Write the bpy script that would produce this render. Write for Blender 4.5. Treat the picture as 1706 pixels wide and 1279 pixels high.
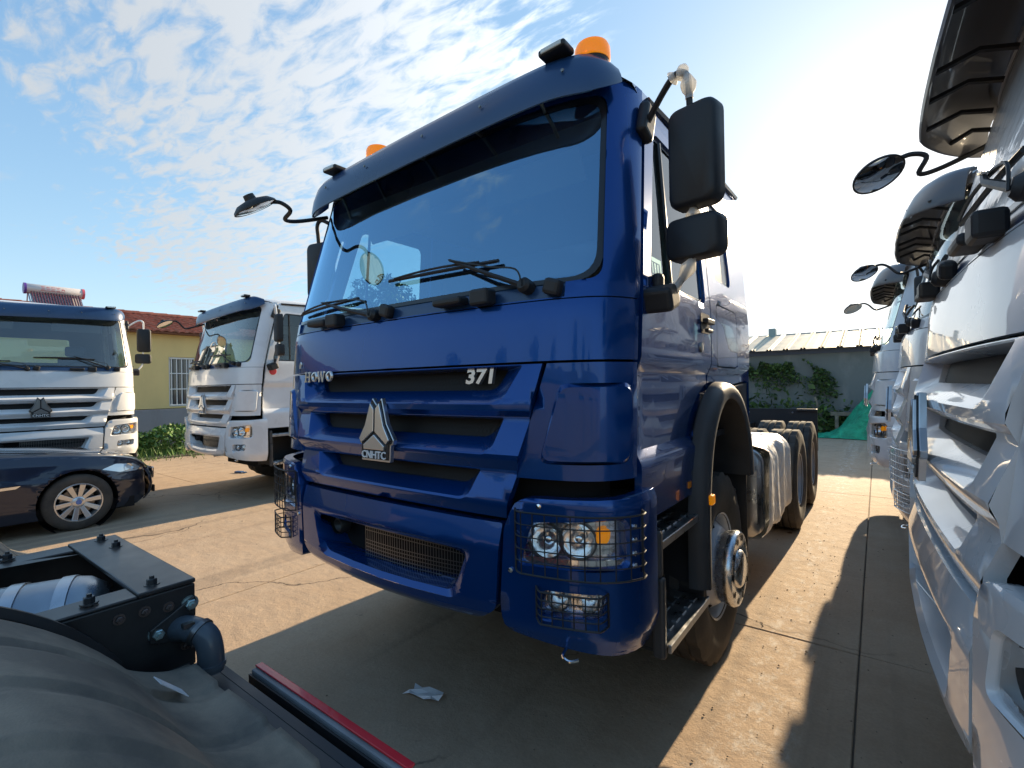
import bpy, bmesh, math, random
import numpy as np
from mathutils import Vector, Matrix
from mathutils.geometry import tessellate_polygon
random.seed(7); rng = np.random.default_rng(7)
R = math.radians
for o in list(bpy.data.objects): bpy.data.objects.remove(o)
S = bpy.context.scene
COL = S.collection

# ------------------------------------------------------------------ camera
cd = bpy.data.cameras.new('camera'); cam = bpy.data.objects.new('camera', cd); COL.objects.link(cam)
CAMLOC = Vector((1.9332, -1.5819, 1.6484)); YAW, PITCH, ROLL, FPX = 0.6435, 0.0044, -0.0167, 812.14
Fv = Vector((-math.sin(YAW)*math.cos(PITCH), math.cos(YAW)*math.cos(PITCH), math.sin(PITCH)))
R0 = Vector((math.cos(YAW), math.sin(YAW), 0)); U0 = R0.cross(Fv)
Rv = R0*math.cos(ROLL)+U0*math.sin(ROLL); Uv = -R0*math.sin(ROLL)+U0*math.cos(ROLL)
cam.matrix_world = Matrix(((Rv.x, Uv.x, -Fv.x, CAMLOC.x), (Rv.y, Uv.y, -Fv.y, CAMLOC.y), (Rv.z, Uv.z, -Fv.z, CAMLOC.z), (0, 0, 0, 1)))
cd.sensor_fit = 'HORIZONTAL'; cd.sensor_width = 36; cd.lens = 36*FPX/1706; cd.clip_start = .02; cd.clip_end = 3000
S.camera = cam

# ------------------------------------------------------------------ sun, sky, exposure
SUN_AZ, SUN_EL = R(2.8), R(18)       # azimuth from +Y towards +X
sd = Vector((math.sin(SUN_AZ)*math.cos(SUN_EL), math.cos(SUN_AZ)*math.cos(SUN_EL), math.sin(SUN_EL)))
sl = bpy.data.lights.new('sun', 'SUN'); sl.energy = 2.55; sl.angle = R(.5); sl.color = (1, .79, .52)
so = bpy.data.objects.new('sun', sl); COL.objects.link(so)
so.rotation_euler = (-sd).to_track_quat('-Z', 'Y').to_euler(); so.location = (0, 30, 20)
W_ = bpy.data.worlds.new('World'); S.world = W_; W_.use_nodes = True
S.view_settings.view_transform = 'Standard'; S.view_settings.look = 'None'; S.view_settings.gamma = 1
S.view_settings.exposure = 2.15; S.view_settings.use_curve_mapping = False
SKY = .14
def world():
    nt = W_.node_tree; N = nt.nodes; L = nt.links; N.clear()
    def n(t, **k):
        x = N.new(t)
        for a, b in k.items(): setattr(x, a, b)
        return x
    def mth(op, a, b=None, clamp=False):
        x = n('ShaderNodeMath', operation=op, use_clamp=clamp)
        for i, v in enumerate((a, b)):
            if v is None: continue
            if hasattr(v, 'links'): L.new(v, x.inputs[i])
            else: x.inputs[i].default_value = v
        return x.outputs[0]
    sky = n('ShaderNodeTexSky', sky_type='NISHITA', sun_disc=False, sun_elevation=SUN_EL, sun_rotation=SUN_AZ)
    sky.air_density = 1.0; sky.dust_density = .35; sky.ozone_density = 1.6
    tc = n('ShaderNodeTexCoord'); sep = n('ShaderNodeSeparateXYZ'); L.new(tc.outputs['Generated'], sep.inputs[0])
    zc = mth('MAXIMUM', sep.outputs[2], .03)
    px = mth('DIVIDE', sep.outputs[0], zc); py = mth('DIVIDE', sep.outputs[1], zc)
    cmb = n('ShaderNodeCombineXYZ'); L.new(px, cmb.inputs[0]); L.new(py, cmb.inputs[1])
    def noise(scale, detail, rough, sx, sy, rot=0, dist=0):
        mp = n('ShaderNodeMapping'); mp.inputs['Scale'].default_value = (sx, sy, 1); mp.inputs['Rotation'].default_value = (0, 0, rot)
        L.new(cmb.outputs[0], mp.inputs[0]); t = n('ShaderNodeTexNoise'); L.new(mp.outputs[0], t.inputs['Vector'])
        t.inputs['Scale'].default_value = scale; t.inputs['Detail'].default_value = detail
        t.inputs['Roughness'].default_value = rough; t.inputs['Distortion'].default_value = dist
        return t.outputs['Fac']
    def ramp(v, a, b):
        m = n('ShaderNodeMapRange', interpolation_type='SMOOTHSTEP'); L.new(v, m.inputs[0])
        m.inputs[1].default_value = a; m.inputs[2].default_value = b; return m.outputs[0]
    # a field of altocumulus: a broad bank of it with a ripple structure, ragged at its borders
    big = noise(.55, 3, .55, 1, 1.0, .3)
    # bank lies across the sky: distance to a line through (-1.4, .9) in the cloud plane
    dline = mth('ADD', mth('MULTIPLY', px, .42), mth('MULTIPLY', py, .91))
    bank = mth('SUBTRACT', 1.0, mth('MULTIPLY', mth('ABSOLUTE', mth('SUBTRACT', dline, .06)), .72))
    bank = mth('ADD', bank, mth('MULTIPLY', mth('SUBTRACT', big, .5), 2.3))
    east = ramp(px, -.25, -1.0)
    bank = mth('MULTIPLY', ramp(bank, .05, .9), east)
    rip = noise(5.2, 7, .56, 1.0, 2.8, .95, .6)
    rip2 = noise(19, 4, .6, 1.0, 1.6, .7, .2)
    tex = mth('ADD', mth('MULTIPLY', rip, .86), mth('MULTIPLY', rip2, .17))
    thr = mth('SUBTRACT', .655, mth('MULTIPLY', bank, .27))
    cov = mth('MULTIPLY', ramp(mth('SUBTRACT', tex, thr), -.07, .20), ramp(bank, 0, .35))
    # a few separate soft puffs lower down
    pf = noise(1.15, 5, .55, .62, 1.5, .2, .1)
    puff = mth('MULTIPLY', mth('MULTIPLY', ramp(pf, .63, .76), .75), ramp(px, -1.6, -2.4))
    cov = mth('MULTIPLY', mth('MAXIMUM', cov, puff), ramp(sep.outputs[2], .05, .2))
    cov = mth('MULTIPLY', cov, .86)
    # aureole round the sun
    dt = n('ShaderNodeVectorMath', operation='DOT_PRODUCT'); L.new(tc.outputs['Generated'], dt.inputs[0]); dt.inputs[1].default_value = sd
    dm = mth('MAXIMUM', dt.outputs['Value'], 0)
    aur = mth('ADD', mth('MULTIPLY', mth('POWER', dm, 22), 1.1), mth('MULTIPLY', mth('POWER', dm, 120), 5))
    mul = n('ShaderNodeVectorMath', operation='SCALE'); mul.inputs[0].default_value = (1, .97, .9); L.new(aur, mul.inputs['Scale'])
    add = n('ShaderNodeVectorMath', operation='ADD'); 
    tint = n('ShaderNodeMix', data_type='RGBA', blend_type='MULTIPLY'); tint.inputs[0].default_value = 1
    L.new(sky.outputs[0], tint.inputs[6]); tint.inputs[7].default_value = (.55, .70, .87, 1)
    L.new(tint.outputs[2], add.inputs[0]); L.new(mul.outputs[0], add.inputs[1])
    # radiance saturates softly towards the horizon and the sun, as through a hazy lower air
    den = n('ShaderNodeVectorMath', operation='MULTIPLY_ADD'); L.new(add.outputs[0], den.inputs[0]); den.inputs[1].default_value = (.35, .35, .35); den.inputs[2].default_value = (1, 1, 1)
    sft = n('ShaderNodeVectorMath', operation='DIVIDE'); L.new(add.outputs[0], sft.inputs[0]); L.new(den.outputs[0], sft.inputs[1])
    cc = n('ShaderNodeVectorMath', operation='SCALE'); cc.inputs[0].default_value = (1.5, 1.56, 1.61)
    L.new(mth('ADD', .72, mth('MULTIPLY', mth('POWER', dm, 3), 1.3)), cc.inputs['Scale'])
    mix = n('ShaderNodeMix', data_type='RGBA'); L.new(cov, mix.inputs[0]); L.new(sft.outputs[0], mix.inputs[6]); L.new(cc.outputs[0], mix.inputs[7])
    bg = n('ShaderNodeBackground'); bg.inputs[1].default_value = SKY; L.new(mix.outputs[2], bg.inputs[0])
    out = n('ShaderNodeOutputWorld'); L.new(bg.outputs[0], out.inputs[0])
world()

# ------------------------------------------------------------------ materials
MATS = {}
def mat(name, col=(.5, .5, .5), rough=.5, metal=0, coat=0, coat_rough=.03, spec=.5, alpha=1, emit=None, bump=None, var=None, trans=0, ior=1.45, dust=0, dustc=(.33, .28, .22), sheen=0):
    if name in MATS: return MATS[name]
    m = bpy.data.materials.new(name); m.use_nodes = True; nt = m.node_tree; N = nt.nodes; L = nt.links
    b = N['Principled BSDF']; b.inputs['Base Color'].default_value = (*col, 1); b.inputs['Roughness'].default_value = rough
    b.inputs['Metallic'].default_value = metal; b.inputs['Coat Weight'].default_value = coat; b.inputs['Coat Roughness'].default_value = coat_rough
    b.inputs['Specular IOR Level'].default_value = spec; b.inputs['Alpha'].default_value = alpha; b.inputs['Transmission Weight'].default_value = trans; b.inputs['IOR'].default_value = ior
    geo = N.new('ShaderNodeNewGeometry')
    if emit: b.inputs['Emission Color'].default_value = (*emit[0], 1); b.inputs['Emission Strength'].default_value = emit[1]
    if var:   # (scale, amount)
        t = N.new('ShaderNodeTexNoise'); t.inputs['Scale'].default_value = var[0]; t.inputs['Detail'].default_value = 5; L.new(geo.outputs['Position'], t.inputs['Vector'])
        mr = N.new('ShaderNodeMapRange'); mr.inputs[1].default_value = .3; mr.inputs[2].default_value = .7; mr.inputs[3].default_value = 1-var[1]; mr.inputs[4].default_value = 1+var[1]; L.new(t.outputs['Fac'], mr.inputs[0])
        mx = N.new('ShaderNodeMix'); mx.data_type = 'RGBA'; mx.blend_type = 'MULTIPLY'; mx.inputs[0].default_value = 1; mx.inputs[6].default_value = (*col, 1)
        L.new(mr.outputs[0], mx.inputs[7]); L.new(mx.outputs[2], b.inputs['Base Color'])
        r2 = N.new('ShaderNodeMapRange'); r2.inputs[1].default_value = .3; r2.inputs[2].default_value = .7; r2.inputs[3].default_value = max(0, rough-.08); r2.inputs[4].default_value = min(1, rough+.1); L.new(t.outputs['Fac'], r2.inputs[0]); L.new(r2.outputs[0], b.inputs['Roughness'])
    if dust:
        t = N.new('ShaderNodeTexNoise'); t.inputs['Scale'].default_value = 4; t.inputs['Detail'].default_value = 9; t.inputs['Roughness'].default_value = .65; L.new(geo.outputs['Position'], t.inputs['Vector'])
        mr = N.new('ShaderNodeMapRange'); mr.inputs[1].default_value = .4; mr.inputs[2].default_value = .75; mr.inputs[3].default_value = dust*.25; mr.inputs[4].default_value = dust; L.new(t.outputs['Fac'], mr.inputs[0])
        mx = N.new('ShaderNodeMix'); mx.data_type = 'RGBA'; L.new(mr.outputs[0], mx.inputs[0])
        if b.inputs['Base Color'].links: L.new(b.inputs['Base Color'].links[0].from_socket, mx.inputs[6])
        else: mx.inputs[6].default_value = (*col, 1)
        mx.inputs[7].default_value = (*dustc, 1); L.new(mx.outputs[2], b.inputs['Base Color'])
    if bump:  # (scale, strength, distance)
        t = N.new('ShaderNodeTexNoise'); t.inputs['Scale'].default_value = bump[0]; t.inputs['Detail'].default_value = 4; L.new(geo.outputs['Position'], t.inputs['Vector'])
        bp = N.new('ShaderNodeBump'); bp.inputs['Strength'].default_value = bump[1]; bp.inputs['Distance'].default_value = bump[2]; L.new(t.outputs['Fac'], bp.inputs['Height']); L.new(bp.outputs[0], b.inputs['Normal'])
        if coat and bump[1] < .9: L.new(bp.outputs[0], b.inputs['Coat Normal'])
    if name == 'blue_paint': b.inputs['Coat IOR'].default_value = 1.36
    m.diffuse_color = (*col, 1); MATS[name] = m; return m
def glassmat(name, tint=(.8, .92, .92), refl=.06, boost=1.0, rough=.0, dirt=0):
    m = bpy.data.materials.new(name); m.use_nodes = True; nt = m.node_tree; N = nt.nodes; L = nt.links; N.clear()
    tr = N.new('ShaderNodeBsdfTransparent'); tr.inputs[0].default_value = (*tint, 1)
    gl = N.new('ShaderNodeBsdfGlossy'); gl.inputs['Roughness'].default_value = rough; gl.inputs[0].default_value = (.42, .72, 1, 1) if refl > .15 else (1, 1, 1, 1)
    fr = N.new('ShaderNodeLayerWeight'); fr.inputs['Blend'].default_value = .5
    pw = N.new('ShaderNodeMath'); pw.operation = 'POWER'; pw.inputs[1].default_value = 3.2; L.new(fr.outputs['Facing'], pw.inputs[0])
    ma = N.new('ShaderNodeMath'); ma.operation = 'MULTIPLY_ADD'; ma.inputs[1].default_value = boost; ma.inputs[2].default_value = refl; ma.use_clamp = True; L.new(pw.outputs[0], ma.inputs[0])
    mx = N.new('ShaderNodeMixShader'); L.new(ma.outputs[0], mx.inputs[0]); L.new(tr.outputs[0], mx.inputs[1]); L.new(gl.outputs[0], mx.inputs[2])
    last = mx.outputs[0]
    if dirt:
        d = N.new('ShaderNodeBsdfDiffuse'); d.inputs[0].default_value = (.6, .6, .6, 1)
        geo = N.new('ShaderNodeNewGeometry'); t = N.new('ShaderNodeTexNoise'); t.inputs['Scale'].default_value = 3; t.inputs['Detail'].default_value = 7; L.new(geo.outputs['Position'], t.inputs['Vector'])
        mr = N.new('ShaderNodeMapRange'); mr.inputs[1].default_value = .35; mr.inputs[2].default_value = .8; mr.inputs[3].default_value = dirt*.2; mr.inputs[4].default_value = dirt; L.new(t.outputs['Fac'], mr.inputs[0])
        m2 = N.new('ShaderNodeMixShader'); L.new(mr.outputs[0], m2.inputs[0]); L.new(last, m2.inputs[1]); L.new(d.outputs[0], m2.inputs[2]); last = m2.outputs[0]
    o = N.new('ShaderNodeOutputMaterial'); L.new(last, o.inputs[0]); MATS[name] = m; return m

BLUE = mat('blue_paint', (.0003, .050, .225), .24, .55, spec=.25, coat=.85, coat_rough=.02, bump=(3, .06, .01), dust=.02)
WHITE = mat('white_paint', (.74, .76, .78), .3, 0, coat=.8, coat_rough=.03, var=(2.5, .06), bump=(3, .05, .01), dust=.10)
CARP = mat('dark_blue_car_paint', (.008, .014, .035), .3, .3, coat=1)
NAVY = mat('visor_plastic', (.010, .042, .12), .33, .1, coat=.5, coat_rough=.15, var=(3, .15))
SMOKE = mat('smoked_visor_plastic', (.10, .10, .11), .35, 0, coat=.4)
BLK = mat('black_plastic', (.018, .019, .021), .5, var=(6, .25), bump=(60, .15, .003))
BLKG = mat('gloss_black', (.012, .013, .016), .28, coat=.3)
GREYP = mat('dark_grey_plastic', (.045, .047, .05), .5, var=(5, .2), bump=(90, .2, .002))
FEND = mat('mudguard_plastic', (.06, .06, .056), .6, var=(2.2, .3), bump=(260, .6, .0015), dust=.8, dustc=(.40, .33, .24))  # tan dust, laid on heavier to stand in for sunlight on the guard
FRAME = mat('chassis_black_paint', (.017, .019, .022), .36, coat=.25, coat_rough=.25, var=(8, .3), dust=.06)
RUB = mat('tyre_rubber', (.022, .022, .022), .78, var=(5, .25), bump=(70, .25, .003), dust=.22)
RUBD = mat('dusty_tyre_rubber', (.028, .027, .026), .85, var=(5, .25), bump=(70, .25, .003), dust=.28)
STEEL = mat('grey_wheel_paint', (.40, .44, .50), .42, .0, coat=.3, var=(9, .12))
HUBM = mat('hub_cap_alloy', (.62, .64, .66), .24, 1, var=(30, .1))
LCH = mat('lamp_chrome', (.97, .97, .98), .13, .95, bump=(45, .25, .003))
ALU = mat('brushed_aluminium', (.55, .56, .57), .33, 1, var=(20, .12))
TANKM = mat('tank_metal', (.42, .44, .46), .3, 1, var=(6, .1), bump=(4, .15, .01))
CHR = mat('chrome', (.8, .82, .84), .07, 1)
SILV = mat('badge_silver', (.66, .67, .68), .28, .9, bump=(5, .2, .01))
DSILV = mat('dark_chrome', (.2, .2, .2), .3, .9)
MESHM = mat('black_mesh', (.008, .008, .009), .6)
HOLE = mat('recess_black', (.006, .006, .007), .9)
AMB = mat('amber_lens', (.95, .33, .01), .15, trans=.25, emit=((1, .35, .0), .06))
AMBD = mat('amber_reflector', (.8, .25, .01), .2, coat=.6)
RED = mat('red_reflector', (.62, .02, .03), .25, coat=.6)
REDT = mat('red_print', (.55, .04, .05), .5)
WHT = mat('white_print', (.8, .8, .8), .4)
CLEARG = glassmat('clear_lamp_glass', (.97, .98, .98), .07, .6)
GLASS = glassmat('windscreen_glass', (.62, .84, .88), .40, 1.0, dirt=.02)
WGLASS = glassmat('neutral_windscreen_glass', (.7, .84, .86), .14, .9, dirt=.03)
SGLASS = glassmat('side_glass', (.62, .82, .84), .08, .5, dirt=.02)
INT = mat('cab_interior', (.13, .15, .17), .8)
INTD = mat('cab_interior_dark', (.03, .035, .045), .8)
SEATM = mat('seat_fabric', (.09, .11, .15), .9)
MIRM = mat('mirror_glass', (.85, .88, .9), .03, 1)
FILM = mat('protective_film', (.85, .85, .84), .3, alpha=.72, bump=(14, .6, .01), spec=.6)
def _tl():
    nt = FILM.node_tree; N = nt.nodes; L = nt.links; b = N['Principled BSDF']; o = [x for x in N if x.type == 'OUTPUT_MATERIAL'][0]
    t = N.new('ShaderNodeBsdfTranslucent'); t.inputs[0].default_value = (.9, .88, .82, 1); m = N.new('ShaderNodeMixShader'); m.inputs[0].default_value = .5; L.new(b.outputs[0], m.inputs[1]); L.new(t.outputs[0], m.inputs[2]); L.new(m.outputs[0], o.inputs[0])
_tl()
MILK = mat('milky_screen_film', (.55, .58, .60), .28, coat=.6, bump=(5, .5, .02))
WRAP = mat('crumpled_wrap', (.82, .81, .79), .42, bump=(13, .8, .03), coat=.2)
GREENN = mat('green_net', (.02, .36, .20), .6, bump=(9, 1, .08), var=(5, .3))

def groundmat():
    m = bpy.data.materials.new('concrete_yard'); m.use_nodes = True; nt = m.node_tree; N = nt.nodes; L = nt.links
    b = N['Principled BSDF']; geo = N.new('ShaderNodeNewGeometry')
    def noi(sc, det=6, ro=.6, vec=None):
        t = N.new('ShaderNodeTexNoise'); t.inputs['Scale'].default_value = sc; t.inputs['Detail'].default_value = det; t.inputs['Roughness'].default_value = ro
        L.new(vec or geo.outputs['Position'], t.inputs['Vector']); return t.outputs['Fac']
    def mr(v, a, b_, c, d):
        x = N.new('ShaderNodeMapRange'); L.new(v, x.inputs[0])
        for i, q in enumerate((a, b_, c, d)): x.inputs[i+1].default_value = q
        return x.outputs[0]
    def mixc(f, a, c, mode='MIX'):
        x = N.new('ShaderNodeMix'); x.data_type = 'RGBA'; x.blend_type = mode
        for s, v in ((0, f), (6, a), (7, c)):
            if hasattr(v, 'links'): L.new(v, x.inputs[s])
            elif isinstance(v, tuple): x.inputs[s].default_value = (*v, 1)
            else: x.inputs[s].default_value = v
        return x.outputs[2]
    c = mixc(mr(noi(.35, 7, .6), .35, .65, 0, 1), (.40, .285, .19), (.49, .36, .245))
    c = mixc(mr(noi(3.2, 8, .7), .38, .72, 0, .55), c, (.55, .43, .31))
    c = mixc(mr(noi(60, 3, .7), .35, .7, 0, .5), c, (.32, .24, .17))
    st = mr(noi(.9, 8, .7), .58, .78, 0, .55); c = mixc(st, c, (.24, .18, .13))
    # oily drips, small and dark
    c = mixc(mr(noi(7.5, 3, .5), .72, .78, 0, .5), c, (.07, .06, .05))
    # pale scuffed strip where wheels have polished lime off the slab, running along the yard
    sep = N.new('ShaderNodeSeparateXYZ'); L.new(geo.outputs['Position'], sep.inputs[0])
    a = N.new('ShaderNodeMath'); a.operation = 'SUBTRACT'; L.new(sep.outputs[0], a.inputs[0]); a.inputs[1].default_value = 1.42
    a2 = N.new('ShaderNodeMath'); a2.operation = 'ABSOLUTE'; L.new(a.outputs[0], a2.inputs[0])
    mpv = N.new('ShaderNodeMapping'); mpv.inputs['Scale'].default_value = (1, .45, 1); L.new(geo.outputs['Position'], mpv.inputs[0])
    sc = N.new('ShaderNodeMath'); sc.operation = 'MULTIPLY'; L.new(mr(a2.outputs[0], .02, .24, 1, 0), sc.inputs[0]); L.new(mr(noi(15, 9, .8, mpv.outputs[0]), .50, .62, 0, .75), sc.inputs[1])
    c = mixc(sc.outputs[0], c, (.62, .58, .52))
    # hairline cracks that wander over the slabs
    dn = N.new('ShaderNodeTexNoise'); dn.inputs['Scale'].default_value = 1.6; dn.inputs['Detail'].default_value = 6; L.new(geo.outputs['Position'], dn.inputs['Vector'])
    va = N.new('ShaderNodeVectorMath'); va.operation = 'MULTIPLY_ADD'; L.new(dn.outputs['Color'], va.inputs[0]); va.inputs[1].default_value = (.9, .9, 0); L.new(geo.outputs['Position'], va.inputs[2])
    vo = N.new('ShaderNodeTexVoronoi'); vo.feature = 'DISTANCE_TO_EDGE'; vo.inputs['Scale'].default_value = .28; L.new(va.outputs[0], vo.inputs['Vector'])
    ck = N.new('ShaderNodeMath'); ck.operation = 'MULTIPLY'; L.new(mr(vo.outputs['Distance'], .0012, .0032, 1, 0), ck.inputs[0]); L.new(mr(noi(.5, 3, .5), .46, .56, 0, .8), ck.inputs[1])
    c = mixc(ck.outputs[0], c, (.06, .05, .04))
    # faint rubber marks of turning wheels
    mpt = N.new('ShaderNodeMapping'); mpt.inputs['Scale'].default_value = (4.2, .16, 1); mpt.inputs['Rotation'].default_value = (0, 0, .06); L.new(geo.outputs['Position'], mpt.inputs[0])
    c = mixc(mr(noi(1.0, 4, .5, mpt.outputs[0]), .56, .68, 0, .32), c, (.17, .135, .105))
    c = mixc(mr(noi(190, 4, .75), .60, .76, 0, .45), c, (.20, .16, .12))
    L.new(c, b.inputs['Base Color']); b.inputs['Roughness'].default_value = .82; b.inputs['Specular IOR Level'].default_value = .15
    bp = N.new('ShaderNodeBump'); bp.inputs['Strength'].default_value = .5; bp.inputs['Distance'].default_value = .006; L.new(noi(90, 5, .75), bp.inputs['Height'])
    bp2 = N.new('ShaderNodeBump'); bp2.inputs['Strength'].default_value = .5; bp2.inputs['Distance'].default_value = .02; L.new(noi(6, 4, .6), bp2.inputs['Height']); L.new(bp.outputs[0], bp2.inputs['Normal'])
    L.new(bp2.outputs[0], b.inputs['Normal']); return m
CONC = groundmat()
DIRT = mat('dirt', (.17, .13, .095), .95, var=(1.5, .3), bump=(20, 1, .02))
def wallmat(name, base, stain, sc=1.2, lo=.5, hi=.75, amt=.6):
    m = mat(name, base, .85, bump=(30, .35, .004)); nt = m.node_tree; N = nt.nodes; L = nt.links; b = N['Principled BSDF']
    geo = N.new('ShaderNodeNewGeometry'); mp = N.new('ShaderNodeMapping'); mp.inputs['Scale'].default_value = (1, 1, .45); L.new(geo.outputs['Position'], mp.inputs[0])
    t = N.new('ShaderNodeTexNoise'); t.inputs['Scale'].default_value = sc; t.inputs['Detail'].default_value = 9; t.inputs['Roughness'].default_value = .68; L.new(mp.outputs[0], t.inputs['Vector'])
    mr = N.new('ShaderNodeMapRange'); mr.inputs[1].default_value = lo; mr.inputs[2].default_value = hi; mr.inputs[4].default_value = amt; L.new(t.outputs['Fac'], mr.inputs[0])
    mx = N.new('ShaderNodeMix'); mx.data_type = 'RGBA'; L.new(mr.outputs[0], mx.inputs[0]); mx.inputs[6].default_value = (*base, 1); mx.inputs[7].default_value = (*stain, 1); L.new(mx.outputs[2], b.inputs['Base Color']); return m
YEL = wallmat('yellow_render', (.80, .60, .26), (.62, .46, .21), 1.0, .45, .75, .5)
PLINTH = wallmat('blue_grey_plinth', (.16, .19, .23), (.11, .12, .14), 2)
BLOCK = wallmat('grey_blockwork', (.17, .19, .19), (.26, .27, .27), 1.1, .52, .66, .7)
TILE = mat('red_roof_tile', (.25, .075, .055), .9, spec=.15, var=(7, .45), dust=.3)
SHEET = mat('cream_roof_sheet', (.62, .55, .42), .5, .2, var=(2, .12))
LEAF = [mat('leaf_dark', (.028, .055, .018), .6, var=(3, .35)), mat('leaf_mid', (.05, .10, .025), .6, var=(3, .35)), mat('leaf_light', (.09, .15, .035), .6, var=(3, .35))]
LEAFB = [mat('grass_mid', (.06, .15, .03), .6, var=(3, .35)), mat('grass_light', (.11, .22, .045), .6, var=(3, .35)), mat('grass_pale', (.15, .24, .06), .6, var=(3, .3))]
BARK = mat('bark', (.09, .07, .05), .9, bump=(25, 1, .02))

# ------------------------------------------------------------------ mesh builder
def rr(pts, r, n=5):
    out = []; k = len(pts)
    for i in range(k):
        ri = r[i] if isinstance(r, (list, tuple)) else r
        p0, p1, p2 = (Vector(pts[(i+j) % k][:2]) for j in (-1, 0, 1))
        a = (p0-p1); b = (p2-p1); la, lb = a.length, b.length; ri = min(ri, la*.48, lb*.48)
        if ri < 1e-5: out += [tuple(p1)]*(n+1); continue
        A = p1+a/la*ri; B = p1+b/lb*ri
        for j in range(n+1):
            t = j/n; q = A*(1-t)**2+p1*2*t*(1-t)+B*t*t; out.append(tuple(q))
    return out
def dedupe(l):
    o = []
    for q in l:
        if not o or (abs(q[0]-o[-1][0])+abs(q[1]-o[-1][1])) > 1e-6: o.append(q)
    if abs(o[0][0]-o[-1][0])+abs(o[0][1]-o[-1][1]) < 1e-6: o.pop()
    return o
def resamp(loop, step):
    o = []; k = len(loop)
    for i in range(k):
        a, b = np.array(loop[i][:2]), np.array(loop[(i+1) % k][:2]); m = max(1, int(np.ceil(np.linalg.norm(b-a)/step)))
        for j in range(m): o.append(tuple(a+(b-a)*j/m))
    return o
class M:
    def __init__(s): s.v = []; s.f = []; s.mi = []; s.cur = 0
    def add(s, v, f):
        k = len(s.v); s.v += [tuple(map(float, q)) for q in v]; s.f += [tuple(i+k for i in g) for g in f]; s.mi += [s.cur]*len(f); return s
    def box(s, c, d, rot=None, piv=None):
        x, y, z = d[0]/2, d[1]/2, d[2]/2
        vs = [Vector((a, b, e)) for a in (-x, x) for b in (-y, y) for e in (-z, z)]
        if rot is not None: vs = [rot @ q for q in vs]
        vs = [q+Vector(c) for q in vs]
        return s.add(vs, [(0, 1, 3, 2), (4, 6, 7, 5), (0, 4, 5, 1), (2, 3, 7, 6), (0, 2, 6, 4), (1, 5, 7, 3)])
    def bx(s, x0, x1, y0, y1, z0, z1): return s.box(((x0+x1)/2, (y0+y1)/2, (z0+z1)/2), (abs(x1-x0), abs(y1-y0), abs(z1-z0)))
    def tube(s, pts, r, n=8, cap=True, flat=1):
        pts = [Vector(q) for q in pts]; rs = r if isinstance(r, (list, tuple)) else [r]*len(pts); v = []; f = []
        d = (pts[1]-pts[0]).normalized(); ref = Vector((0, 0, 1)) if abs(d.z) < .9 else Vector((1, 0, 0)); u = d.cross(ref).normalized()
        for i, q in enumerate(pts):
            t = (pts[min(i+1, len(pts)-1)]-pts[max(i-1, 0)]).normalized(); u = (u-t*u.dot(t)).normalized(); w = t.cross(u)
            for j in range(n): a = 2*math.pi*j/n; v.append(q+(u*math.cos(a)+w*math.sin(a)*flat)*rs[i])
        for i in range(len(pts)-1):
            for j in range(n): f.append((i*n+j, i*n+(j+1) % n, (i+1)*n+(j+1) % n, (i+1)*n+j))
        if cap: f += [tuple(range(n))[::-1], tuple((len(pts)-1)*n+j for j in range(n))]
        return s.add(v, f)
    def lathe(s, prof, c, ax=(1, 0, 0), n=32, mod=None):
        ax = Vector(ax).normalized(); ref = Vector((0, 0, 1)) if abs(ax.z) < .9 else Vector((0, 1, 0)); u = ax.cross(ref).normalized(); w = ax.cross(u); c = Vector(c); v = []; f = []
        for i, (r, h) in enumerate(prof):
            for j in range(n):
                a = 2*math.pi*j/n; r_, h_ = (r, h) if mod is None else mod(i, j, r, h)
                v.append(c+ax*h_+(u*math.cos(a)+w*math.sin(a))*r_)
        for i in range(len(prof)-1):
            for j in range(n): f.append((i*n+j, i*n+(j+1) % n, (i+1)*n+(j+1) % n, (i+1)*n+j))
        return s.add(v, f)
    def disc(s, c, ax, r, n=24):
        return s.lathe([(r, 0), (1e-4, 0)], c, ax, n)
    def strip(s, rows):   # rows: list of equal-length point lists
        n = len(rows[0]); v = [q for r_ in rows for q in r_]
        return s.add(v, [(i*n+j, i*n+j+1, (i+1)*n+j+1, (i+1)*n+j) for i in range(len(rows)-1) for j in range(n-1)])
    def loops(s, ls, close=True):  # list of closed loops, equal length
        n = len(ls[0]); v = [q for l in ls for q in l]
        return s.add(v, [(i*n+j, i*n+(j+1) % n, (i+1)*n+(j+1) % n, (i+1)*n+j) for i in range(len(ls)-1) for j in range(n)])
    def panel(s, outer, holes, mp, cu=(), cv=(), rim=0, hrim=0):
        outer = dedupe(outer); holes = [dedupe(h) for h in holes]
        ls = [[Vector((a[0], a[1], 0)) for a in l] for l in [outer]+holes]; flat = [q for l in ls for q in l]
        bm = bmesh.new(); bv = [bm.verts.new(q) for q in flat]
        for t in tessellate_polygon(ls):
            try: bm.faces.new([bv[i] for i in t])
            except ValueError: pass
        for cuts, no in ((cu, (1, 0, 0)), (cv, (0, 1, 0))):
            for c in cuts:
                bmesh.ops.bisect_plane(bm, geom=bm.verts[:]+bm.edges[:]+bm.faces[:], plane_co=(c*no[0], c*no[1], 0), plane_no=no, dist=1e-6)
        bm.verts.index_update(); vs = [mp(q.co.x, q.co.y, 0) for q in bm.verts]; fs = []
        for f in bm.faces:
            idx = [q.index for q in f.verts]
            fs.append(tuple(idx if f.normal.z > 0 else idx[::-1]))
        bm.free(); s.add(vs, fs)
        for l, d in [(outer, rim)]+[(h, hrim) for h in holes]:
            if d:
                rl = resamp(l, .05); s.loops([[mp(u, v, 0) for u, v in rl], [mp(u, v, -d) for u, v in rl]])
        return s
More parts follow.
